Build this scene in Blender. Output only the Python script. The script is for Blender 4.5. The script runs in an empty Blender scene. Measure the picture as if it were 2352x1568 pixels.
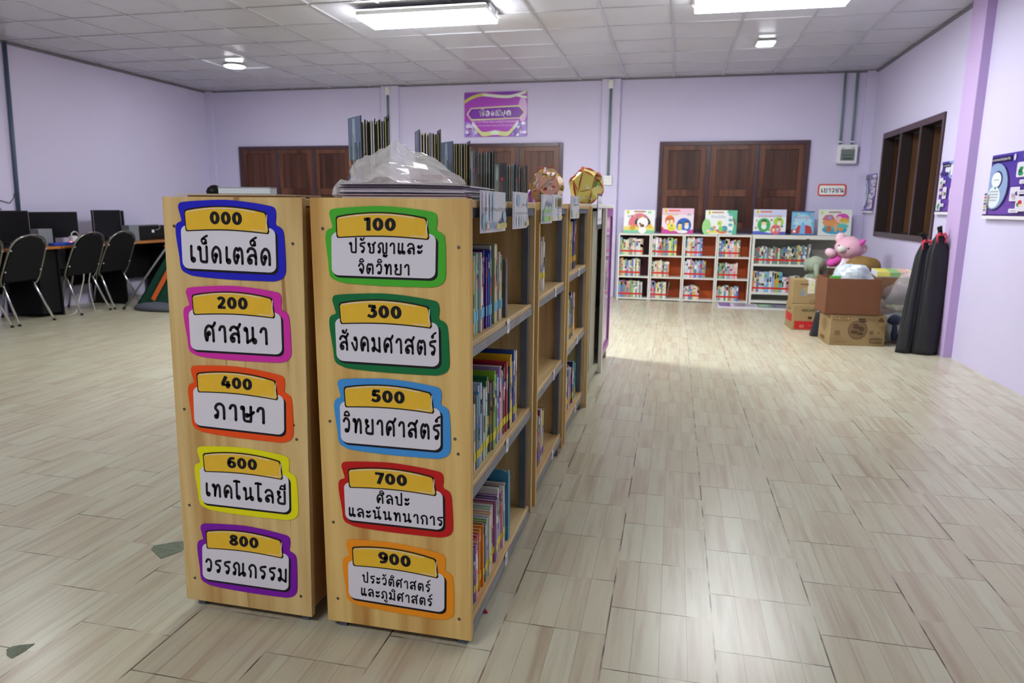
import bpy, bmesh, math, random
from mathutils import Vector, Matrix, noise
random.seed(11)
sc = bpy.context.scene
COL = sc.collection
R = math.radians
PI = math.pi

# ------------------------------------------------------------------ camera, world, exposure
cam_d = bpy.data.cameras.new('camera')
cam = bpy.data.objects.new('camera', cam_d)
COL.objects.link(cam)
cam_d.sensor_fit = 'HORIZONTAL'
cam_d.sensor_width = 36.0
cam_d.lens = 24.486
cam_d.clip_start = 0.05
cr, cu, cf = (0.97426, 0.22524, 0.0091032), (-0.0510135, 0.1809621, 0.9821662), (-0.2195741, 0.9573507, -0.1877946)
cam.matrix_world = Matrix(((cr[0], cu[0], -cf[0], 0.0), (cr[1], cu[1], -cf[1], 0.0), (cr[2], cu[2], -cf[2], 1.185), (0, 0, 0, 1)))
cam_d.dof.use_dof = True
cam_d.dof.focus_distance = 1.85
cam_d.dof.aperture_fstop = 5.6
sc.camera = cam

world = bpy.data.worlds.new('dim_outdoors')
sc.world = world
world.use_nodes = True
world.node_tree.nodes['Background'].inputs[0].default_value = (0.5, 0.6, 0.8, 1)
world.node_tree.nodes['Background'].inputs[1].default_value = 0.02

sc.view_settings.view_transform = 'Standard'
sc.view_settings.look = 'None'
sc.view_settings.exposure = 0.84
sc.view_settings.gamma = 1.0
sc.view_settings.use_curve_mapping = False
sc.cycles.use_denoising = True
sc.cycles.max_bounces = 7
sc.cycles.diffuse_bounces = 4
sc.cycles.glossy_bounces = 3
sc.cycles.transparent_max_bounces = 10
sc.cycles.sample_clamp_indirect = 6.0
sc.cycles.caustics_reflective = False
sc.cycles.caustics_refractive = False

TUBE = 66.0      # radiance of the two lit fluorescent fittings in view
TUBE_UNSEEN = 30.0  # the unseen fittings, strength set only to balance the light
DOWN = 70.0      # radiance of the small round and square downlights
CEIL = 2.854
XL, XR, YB, YF = -6.97, 2.29, 9.65, -3.2

# ------------------------------------------------------------------ materials
def lin(c):
    c /= 255.0
    return c / 12.92 if c <= 0.04045 else ((c + 0.055) / 1.055) ** 2.4
def rgb(r, g, b): return (lin(r), lin(g), lin(b), 1.0)
def hx(s):
    s = s.lstrip('#')
    return rgb(int(s[0:2], 16), int(s[2:4], 16), int(s[4:6], 16))

MATS = {}
def mat(name, color=(0.8, 0.8, 0.8, 1), rough=0.6, metal=0.0, spec=0.5, attr=False, emit=None, var=0.0, vscale=8.0, bump=0.0, coat=0.0):
    if name in MATS: return MATS[name]
    m = bpy.data.materials.new(name); m.use_nodes = True
    nt = m.node_tree; b = nt.nodes['Principled BSDF']
    b.inputs['Base Color'].default_value = color
    b.inputs['Roughness'].default_value = rough
    b.inputs['Metallic'].default_value = metal
    b.inputs['Specular IOR Level'].default_value = spec
    if coat: b.inputs['Coat Weight'].default_value = coat; b.inputs['Coat Roughness'].default_value = 0.15
    src = None
    if attr:
        a = nt.nodes.new('ShaderNodeAttribute'); a.attribute_name = 'col'; src = a.outputs['Color']
    if var or bump:
        tc = nt.nodes.new('ShaderNodeTexCoord'); n = nt.nodes.new('ShaderNodeTexNoise')
        n.inputs['Scale'].default_value = vscale; n.inputs['Detail'].default_value = 4
        nt.links.new(tc.outputs['Object'], n.inputs['Vector'])
        if var:
            mr = nt.nodes.new('ShaderNodeMapRange')
            mr.inputs[1].default_value = 0.3; mr.inputs[2].default_value = 0.7
            mr.inputs[3].default_value = 1 - var; mr.inputs[4].default_value = 1 + var * 0.3
            nt.links.new(n.outputs['Fac'], mr.inputs[0])
            mx = nt.nodes.new('ShaderNodeMix'); mx.data_type = 'RGBA'; mx.blend_type = 'MULTIPLY'
            mx.inputs[0].default_value = 1.0
            if src: nt.links.new(src, mx.inputs[6])
            else: mx.inputs[6].default_value = color
            nt.links.new(mr.outputs[0], mx.inputs[7])
            src = mx.outputs[2]
        if bump:
            bp = nt.nodes.new('ShaderNodeBump'); bp.inputs['Strength'].default_value = bump; bp.inputs['Distance'].default_value = 0.01
            nt.links.new(n.outputs['Fac'], bp.inputs['Height']); nt.links.new(bp.outputs[0], b.inputs['Normal'])
    if src: nt.links.new(src, b.inputs['Base Color'])
    if emit:
        b.inputs['Emission Color'].default_value = emit[0]; b.inputs['Emission Strength'].default_value = emit[1]
    MATS[name] = m
    return m

def mth(nt, op, a, b=None, c=None):
    n = nt.nodes.new('ShaderNodeMath'); n.operation = op
    for i, v in enumerate((a, b, c)):
        if v is None: continue
        if isinstance(v, (int, float)): n.inputs[i].default_value = v
        else: nt.links.new(v, n.inputs[i])
    return n.outputs[0]
def mixc(nt, f, a, b, mode='MIX'):
    n = nt.nodes.new('ShaderNodeMix'); n.data_type = 'RGBA'; n.blend_type = mode
    for i, v in ((0, f), (6, a), (7, b)):
        if isinstance(v, (int, float)): n.inputs[i].default_value = v
        elif isinstance(v, tuple): n.inputs[i].default_value = v
        else: nt.links.new(v, n.inputs[i])
    return n.outputs[2]
def noise_n(nt, vec, scale, detail=3, rough=0.55):
    n = nt.nodes.new('ShaderNodeTexNoise'); n.inputs['Scale'].default_value = scale
    n.inputs['Detail'].default_value = detail; n.inputs['Roughness'].default_value = rough
    nt.links.new(vec, n.inputs['Vector']); return n
def comb(nt, x, y, z):
    n = nt.nodes.new('ShaderNodeCombineXYZ')
    for i, v in enumerate((x, y, z)):
        if isinstance(v, (int, float)): n.inputs[i].default_value = v
        else: nt.links.new(v, n.inputs[i])
    return n.outputs[0]
def ramp(nt, fac, stops):
    n = nt.nodes.new('ShaderNodeValToRGB')
    e = n.color_ramp.elements
    e[0].position, e[0].color = stops[0]
    e[1].position, e[1].color = stops[-1]
    for p, c in stops[1:-1]:
        k = e.new(p); k.color = c
    nt.links.new(fac, n.inputs[0]); return n.outputs[0]

def wood(name, base, dark, streak, along='z', rough=0.5, scale=1.0, streak_amt=0.6, spec=0.4, lines=0.0):
    """grain runs along the given object axis"""
    if name in MATS: return MATS[name]
    m = bpy.data.materials.new(name); m.use_nodes = True
    nt = m.node_tree; b = nt.nodes['Principled BSDF']
    tc = nt.nodes.new('ShaderNodeTexCoord'); sp = nt.nodes.new('ShaderNodeSeparateXYZ')
    nt.links.new(tc.outputs['Object'], sp.inputs[0])
    ax = {'x': 0, 'y': 1, 'z': 2}[along]
    s = [26 * scale] * 3; s[ax] = 1.3 * scale
    v = comb(nt, *[mth(nt, 'MULTIPLY', sp.outputs[i], s[i]) for i in range(3)])
    n1 = noise_n(nt, v, 1.0, 5, 0.6)
    s2 = [7 * scale] * 3; s2[ax] = 0.5 * scale
    v2 = comb(nt, *[mth(nt, 'MULTIPLY', sp.outputs[i], s2[i]) for i in range(3)])
    n2 = noise_n(nt, v2, 1.0, 3, 0.5)
    c = ramp(nt, n1.outputs['Fac'], [(0.3, dark), (0.6, base)])
    c2 = ramp(nt, n2.outputs['Fac'], [(0.36, streak), (0.5, (1, 1, 1, 1))])
    c = mixc(nt, streak_amt, c, c2, 'MULTIPLY')
    if lines:
        s3 = [34 * scale] * 3; s3[ax] = 0.9 * scale
        n3 = noise_n(nt, comb(nt, *[mth(nt, 'MULTIPLY', sp.outputs[i], s3[i]) for i in range(3)]), 1.0, 2, 0.5)
        c = mixc(nt, ramp(nt, n3.outputs['Fac'], [(0.66, (0, 0, 0, 1)), (0.72, (lines, lines, lines, 1))]), c, rgb(140, 92, 48))
    nt.links.new(c, b.inputs['Base Color'])
    b.inputs['Roughness'].default_value = rough
    b.inputs['Specular IOR Level'].default_value = spec
    MATS[name] = m; return m

def floor_mat():
    m = bpy.data.materials.new('wood_print_tiles'); m.use_nodes = True
    nt = m.node_tree; b = nt.nodes['Principled BSDF']
    geo = nt.nodes.new('ShaderNodeNewGeometry'); sp = nt.nodes.new('ShaderNodeSeparateXYZ')
    nt.links.new(geo.outputs['Position'], sp.inputs[0])
    T = 0.2968
    u = mth(nt, 'DIVIDE', mth(nt, 'ADD', sp.outputs[0], 0.1315 + T * 60), T)
    colm = mth(nt, 'FLOOR', u); fu = mth(nt, 'FRACT', u)
    v = mth(nt, 'ADD', mth(nt, 'DIVIDE', mth(nt, 'ADD', sp.outputs[1], -2.2444 + T * 60), T), mth(nt, 'MULTIPLY', mth(nt, 'MODULO', colm, 2.0), 0.5))
    row = mth(nt, 'FLOOR', v); fv = mth(nt, 'FRACT', v)
    pl = mth(nt, 'MULTIPLY', fu, 4.0); pi = mth(nt, 'FLOOR', pl); fp = mth(nt, 'FRACT', pl)
    def edge(f, w): return mth(nt, 'LESS_THAN', mth(nt, 'MINIMUM', f, mth(nt, 'SUBTRACT', 1.0, f)), w)
    jcol = edge(fu, 0.008); jrow = edge(fv, 0.006); jpl = edge(fp, 0.014)
    wn = nt.nodes.new('ShaderNodeTexWhiteNoise'); wn.noise_dimensions = '3D'
    nt.links.new(comb(nt, colm, row, pi), wn.inputs['Vector'])
    off = mth(nt, 'MULTIPLY', wn.outputs['Value'], 37.0)
    gx = comb(nt, mth(nt, 'ADD', mth(nt, 'MULTIPLY', sp.outputs[0], 42.0), off), mth(nt, 'MULTIPLY', sp.outputs[1], 5.5), off)
    g1 = noise_n(nt, gx, 1.0, 5, 0.62)
    gy = comb(nt, mth(nt, 'ADD', mth(nt, 'MULTIPLY', sp.outputs[0], 24.0), off), mth(nt, 'MULTIPLY', sp.outputs[1], 1.3), off)
    g2 = noise_n(nt, gy, 1.0, 4, 0.6); g2.inputs['Distortion'].default_value = 0.25
    pale = rgb(198, 197, 172); warm = rgb(190, 181, 155); pink = rgb(164, 143, 119)
    c = mixc(nt, ramp(nt, wn.outputs['Value'], [(0.1, (0, 0, 0, 1)), (0.95, (0.75, 0.75, 0.75, 1))]), pale, warm)
    c = mixc(nt, ramp(nt, g1.outputs['Fac'], [(0.42, (0, 0, 0, 1)), (0.72, (0.5, 0.5, 0.5, 1))]), c, warm)
    c = mixc(nt, ramp(nt, g2.outputs['Fac'], [(0.47, (0, 0, 0, 1)), (0.74, (0.82, 0.82, 0.82, 1))]), c, pink)
    jn = noise_n(nt, comb(nt, mth(nt, 'MULTIPLY', sp.outputs[0], 6.0), mth(nt, 'MULTIPLY', sp.outputs[1], 6.0), 0.0), 1.0, 2)
    jc = mixc(nt, ramp(nt, jn.outputs['Fac'], [(0.42, (0, 0, 0, 1)), (0.6, (1, 1, 1, 1))]), rgb(95, 78, 62), rgb(196, 184, 166))
    c = mixc(nt, mth(nt, 'MULTIPLY', jpl, 0.5), c, rgb(130, 108, 92))
    c = mixc(nt, mth(nt, 'MAXIMUM', jcol, jrow), c, jc)
    nt.links.new(c, b.inputs['Base Color'])
    b.inputs['Roughness'].default_value = 0.28
    b.inputs['Specular IOR Level'].default_value = 0.5
    bp = nt.nodes.new('ShaderNodeBump'); bp.inputs['Strength'].default_value = 0.35; bp.inputs['Distance'].default_value = 0.002
    nt.links.new(mth(nt, 'SUBTRACT', 1.0, mth(nt, 'MAXIMUM', jcol, jrow)), bp.inputs['Height'])
    nt.links.new(bp.outputs[0], b.inputs['Normal'])
    return m

def ceiling_mat():
    m = bpy.data.materials.new('gypsum_ceiling_board'); m.use_nodes = True
    nt = m.node_tree; b = nt.nodes['Principled BSDF']
    geo = nt.nodes.new('ShaderNodeNewGeometry')
    n = noise_n(nt, geo.outputs['Position'], 0.55, 2)
    n2 = noise_n(nt, geo.outputs['Position'], 0.8, 3)
    c = mixc(nt, ramp(nt, n.outputs['Fac'], [(0.52, (0, 0, 0, 1)), (0.68, (0.5, 0.5, 0.5, 1))]), rgb(197, 198, 209), rgb(190, 188, 184))
    c = mixc(nt, ramp(nt, n2.outputs['Fac'], [(0.6, (0, 0, 0, 1)), (0.72, (0.3, 0.3, 0.3, 1))]), c, rgb(182, 172, 176))
    nt.links.new(c, b.inputs['Base Color'])
    b.inputs['Roughness'].default_value = 0.27
    b.inputs['Specular IOR Level'].default_value = 0.45
    return m

def film(name, tint=(0.9, 0.93, 0.97, 1), alpha=0.35, rough=0.12, diff=0.5):
    """thin clear plastic"""
    if name in MATS: return MATS[name]
    m = bpy.data.materials.new(name); m.use_nodes = True
    nt = m.node_tree; b = nt.nodes['Principled BSDF']
    b.inputs['Base Color'].default_value = tint
    b.inputs['Roughness'].default_value = rough
    b.inputs['Specular IOR Level'].default_value = 0.8
    b.inputs['Alpha'].default_value = alpha
    MATS[name] = m; return m

PAPER = mat('printed_paper', rough=0.55, spec=0.25, attr=True)
GLOSSY = mat('laminated_print', rough=0.28, spec=0.45, attr=True)
COVER = mat('book_cover', rough=0.38, spec=0.4, attr=True)
PAGES = mat('book_pages', hx('E9E3D3'), 0.85, spec=0.1, var=0.12, vscale=120)
STICK = mat('spine_sticker_film', rough=0.35, spec=0.4, attr=True)
PINE = wood('pine_plywood', rgb(224, 192, 120), rgb(204, 166, 94), rgb(205, 170, 120), 'z', streak_amt=0.8)
PINE_L = wood('pine_board_with_glue_lines', rgb(217, 190, 130), rgb(196, 162, 102), rgb(205, 172, 125), 'z', streak_amt=0.8, lines=0.75)
PINE_EDGE = wood('pine_edge', rgb(228, 205, 152), rgb(200, 170, 110), rgb(205, 180, 130), 'z', scale=1.5)
PINE_SHELF = wood('pine_shelf_board', rgb(220, 194, 138), rgb(182, 148, 92), rgb(180, 140, 95), 'y')
PINE_BACK = wood('stained_plywood', rgb(196, 152, 92), rgb(160, 112, 60), rgb(150, 95, 55), 'z', scale=0.7)
STEEL = mat('grey_steel_angle', hx('8A9099'), 0.45, 0.55, var=0.2, vscale=14)
STEEL_D = mat('dark_grey_steel_post', hx('6E757F'), 0.5, 0.4, var=0.2, vscale=14)
CHROME = mat('chrome_tube', hx('C9CBD0'), 0.14, 1.0)
DARKWOOD = wood('dark_hardwood', rgb(112, 70, 52), rgb(74, 44, 34), rgb(165, 130, 112), 'z', 0.36, 0.6, 0.9)
PANELWOOD = wood('shutter_panel_wood', rgb(92, 54, 40), rgb(58, 33, 26), rgb(150, 110, 95), 'z', 0.42, 0.5, 0.9)
FRAMEWOOD = mat('mauve_brown_frame_paint', hx('4A333A'), 0.3, spec=0.5, var=0.15)
WALL = mat('lavender_wall_paint', hx('D2CCEA'), 0.6, spec=0.3, var=0.03, vscale=1.2)
PILLAR = mat('shaded_lilac_pillar', hx('C4ACDA'), 0.6, spec=0.3, var=0.03, vscale=1.2)  # deeper lilac than the walls, standing in for the less lit pillar face
BLACK = mat('black_plastic', hx('0E0F11'), 0.5, spec=.3)
BLACKMATTE = mat('black_fabric', hx('17171A'), 0.85, spec=0.2, bump=0.2, vscale=60)
SCREEN = mat('dark_screen_glass', hx('08090C'), 0.3, spec=.25)
WHITEMETAL = mat('white_enamel', hx('E4E4DC'), 0.35, spec=0.4)
WHITEPL = mat('white_plastic', hx('E6E8EA'), 0.35)
GREYPVC = mat('grey_green_conduit', hx('71878D'), 0.4)
INK = mat('black_ink', hx('1C1B20'), 0.6, spec=0.2)

# ------------------------------------------------------------------ mesh builder
class MB:
    def __init__(s): s.v = []; s.f = []; s.c = []; s.m = []
    def poly(s, pts, col=None, mi=0):
        b = len(s.v); s.v += [tuple(p) for p in pts]
        s.f.append(tuple(range(b, b + len(pts)))); s.c.append(col); s.m.append(mi)
    def mesh(s, verts, faces, col=None, mi=0):
        b = len(s.v); s.v += [tuple(p) for p in verts]
        for f in faces: s.f.append(tuple(b + i for i in f)); s.c.append(col); s.m.append(mi)
    def box(s, a, b, col=None, mi=0):
        x0, x1 = sorted((a[0], b[0])); y0, y1 = sorted((a[1], b[1])); z0, z1 = sorted((a[2], b[2]))
        v = [(x0, y0, z0), (x1, y0, z0), (x1, y1, z0), (x0, y1, z0), (x0, y0, z1), (x1, y0, z1), (x1, y1, z1), (x0, y1, z1)]
        s.mesh(v, [(3, 2, 1, 0), (4, 5, 6, 7), (0, 1, 5, 4), (1, 2, 6, 5), (2, 3, 7, 6), (3, 0, 4, 7)], col, mi)
        return s
    def fbox(s, O, T, D, U, col=None, mi=0):
        """box from corner O and three edge vectors"""
        O, T, D, U = Vector(O), Vector(T), Vector(D), Vector(U)
        v = [O, O + T, O + T + D, O + D, O + U, O + T + U, O + T + D + U, O + D + U]
        f = [(3, 2, 1, 0), (4, 5, 6, 7), (0, 1, 5, 4), (1, 2, 6, 5), (2, 3, 7, 6), (3, 0, 4, 7)]
        if T.cross(D).dot(U) < 0: f = [tuple(reversed(k)) for k in f]
        s.mesh(v, f, col, mi); return s
    def tube(s, pts, r, n=10, col=None, mi=0, cap=True):
        pts = [Vector(p) for p in pts]; k = len(pts)
        rs = r if isinstance(r, (list, tuple)) else [r] * k
        vs = []; up = None
        for i, p in enumerate(pts):
            t = (pts[min(i + 1, k - 1)] - pts[max(i - 1, 0)]).normalized()
            if up is None:
                up = t.orthogonal().normalized()
            up = (up - t * up.dot(t)).normalized(); sd = t.cross(up)
            for j in range(n):
                a = 2 * PI * j / n
                vs.append(p + (up * math.cos(a) + sd * math.sin(a)) * rs[i])
        fs = []
        for i in range(k - 1):
            for j in range(n):
                j2 = (j + 1) % n
                fs.append((i * n + j, i * n + j2, (i + 1) * n + j2, (i + 1) * n + j))
        if cap:
            fs.append(tuple(reversed(range(n)))); fs.append(tuple((k - 1) * n + j for j in range(n)))
        s.mesh(vs, fs, col, mi); return s
    def lathe(s, prof, o=(0, 0, 0), n=24, col=None, mi=0):
        o = Vector(o); vs = []; fs = []
        for r, z in prof:
            for j in range(n):
                a = 2 * PI * j / n
                vs.append(o + Vector((r * math.cos(a), r * math.sin(a), z)))
        for i in range(len(prof) - 1):
            for j in range(n):
                j2 = (j + 1) % n
                fs.append((i * n + j, i * n + j2, (i + 1) * n + j2, (i + 1) * n + j))
        fs.append(tuple(reversed(range(n)))); fs.append(tuple((len(prof) - 1) * n + j for j in range(n)))
        s.mesh(vs, fs, col, mi); return s
    def blob(s, c, r, seg=20, ring=12, fn=None, rot=None, col=None, mi=0, zmin=None):
        """ellipsoid with a displacement function of the unit direction"""
        c = Vector(c); vs = []; fs = []
        for i in range(ring + 1):
            th = PI * i / ring
            for j in range(seg):
                a = 2 * PI * j / seg
                d = Vector((math.sin(th) * math.cos(a), math.sin(th) * math.sin(a), math.cos(th)))
                k = fn(d) if fn else 1.0
                p = Vector((d.x * r[0] * k, d.y * r[1] * k, d.z * r[2] * k))
                if rot: p = rot @ p
                p = c + p
                if zmin is not None and p.z < zmin: p.z = zmin
                vs.append(p)
        for i in range(ring):
            for j in range(seg):
                j2 = (j + 1) % seg
                fs.append((i * seg + j, (i + 1) * seg + j, (i + 1) * seg + j2, i * seg + j2))
        s.mesh(vs, fs, col, mi); return s
    def loft(s, rings, col=None, mi=0):
        n = len(rings[0]); vs = [p for r in rings for p in r]; fs = []
        for i in range(len(rings) - 1):
            for j in range(n):
                j2 = (j + 1) % n
                fs.append((i * n + j, i * n + j2, (i + 1) * n + j2, (i + 1) * n + j))
        fs.append(tuple(reversed(range(n)))); fs.append(tuple((len(rings) - 1) * n + j for j in range(n)))
        s.mesh(vs, fs, col, mi); return s
    def prism(s, poly, O, U, V, depth, col=None, mi=0):
        """2-D polygon in frame (O,U,V), thickened backwards by depth along -N"""
        O, U, V = Vector(O), Vector(U).normalized(), Vector(V).normalized(); N = U.cross(V)
        n = len(poly); a = [O + U * p[0] + V * p[1] for p in poly]; b = [p - N * depth for p in a]
        fs = [tuple(range(n)), tuple(reversed(range(n, 2 * n)))]
        for i in range(n):
            j = (i + 1) % n; fs.append((i, i + n, j + n, j))
        s.mesh(a + b, fs, col, mi); return s

def link_mesh(mb, name, mats, origin=(0, 0, 0), smooth=False, bevel=0.0, tri=False):
    me = bpy.data.meshes.new(name)
    o0 = Vector(origin)
    me.from_pydata([tuple(Vector(v) - o0) for v in mb.v], [], mb.f)
    if not isinstance(mats, (list, tuple)): mats = [mats]
    for m in mats: me.materials.append(m)
    if len(mats) > 1: me.polygons.foreach_set('material_index', mb.m)
    if any(c is not None for c in mb.c):
        ca = me.color_attributes.new('col', 'FLOAT_COLOR', 'CORNER')
        flat = []
        for f, c in zip(mb.f, mb.c):
            c = c or (0.8, 0.8, 0.8, 1)
            flat += list(c) * len(f)
        ca.data.foreach_set('color', flat)
    if smooth: me.polygons.foreach_set('use_smooth', [True] * len(me.polygons))
    me.update()
    o = bpy.data.objects.new(name, me); COL.objects.link(o)
    if bevel:
        md = o.modifiers.new('soft_edges', 'BEVEL'); md.width = bevel; md.segments = 2; md.limit_method = 'ANGLE'
    return o

def tag(o, label, cat, group=None):
    o['label'] = label; o['category'] = cat
    if group: o['group'] = group
    return o
def thing(name, label, cat, loc, group=None):
    o = bpy.data.objects.new(name, None); COL.objects.link(o); o.location = loc
    o.empty_display_size = 0.05
    return tag(o, label, cat, group)
def wloc(o):
    p = Vector(o.location)
    while o.parent: o = o.parent; p += Vector(o.location)
    return p
def part(mb, name, m, parent, smooth=False, bevel=0.0, label=None):
    o = link_mesh(mb, name, m, wloc(parent), smooth, bevel)
    o.parent = parent
    if label: o['label'] = label
    return o
def single(mb, name, m, label, cat, group=None, smooth=False, bevel=0.0):
    xs = [v[0] for v in mb.v]; ys = [v[1] for v in mb.v]; zs = [v[2] for v in mb.v]
    org = ((min(xs) + max(xs)) / 2, (min(ys) + max(ys)) / 2, min(zs))
    o = link_mesh(mb, name, m, org, smooth, bevel); o.location = org
    return tag(o, label, cat, group)
def struct(mb, name, m, parent=None, smooth=False, bevel=0.0):
    o = link_mesh(mb, name, m, (0, 0, 0), smooth, bevel); o['kind'] = 'structure'
    if parent: o.parent = parent
    return o
def copy_tree(o, loc=None, parent=None):
    c = o.copy(); COL.objects.link(c)
    if parent: c.parent = parent; c.matrix_parent_inverse = o.matrix_parent_inverse.copy()
    if loc is not None: c.location = loc
    for ch in list(o.children): copy_tree(ch, None, c)
    return c

# ------------------------------------------------------------------ lettering
def arc(cx, cy, r, a0=0, a1=360, n=10, ry=None):
    ry = ry or r
    return [(cx + r * math.cos(R(a0 + (a1 - a0) * i / n)), cy + ry * math.sin(R(a0 + (a1 - a0) * i / n))) for i in range(n + 1)]
def smooth_line(p, k=5):
    if len(p) < 3: return p
    out = []
    for i in range(len(p) - 1):
        p0 = p[max(i - 1, 0)]; p1 = p[i]; p2 = p[i + 1]; p3 = p[min(i + 2, len(p) - 1)]
        for j in range(k):
            t = j / k
            out.append(tuple(0.5 * (2 * p1[d] + (p2[d] - p0[d]) * t + (2 * p0[d] - 5 * p1[d] + 4 * p2[d] - p3[d]) * t * t + (3 * p1[d] - p0[d] - 3 * p2[d] + p3[d]) * t ** 3) for d in (0, 1)))
    return out + [p[-1]]
HD = lambda x, y, r=0.085: ('c', x, y, r)
BODY = [(.34, .44), (.28, .16), (.16, .0), (.04, .32), (.08, .74), (.33, 1.0), (.58, .86), (.66, .55), (.66, 0)]
LTAIL = [[(.04, .78), (.16, .96), (.4, 1), (.6, .86), (.67, .5), (.67, 0)], [(.66, .42), (.5, .56), (.22, .5), (.06, .27), (.14, .05), (.3, .08), (.3, .25), (.18, .27)]]
FOOT = lambda x, t: [(x, t), (x - .02, .3), (x + .02, .05), (x + .16, 0), (x + .24, .12), (x + .15, .22), (x, .16)]
GOO = [(.16, 0), (.2, .45), (.04, .66), (.14, .9), (.38, 1), (.6, .88), (.67, .6), (.67, 0)]
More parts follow.
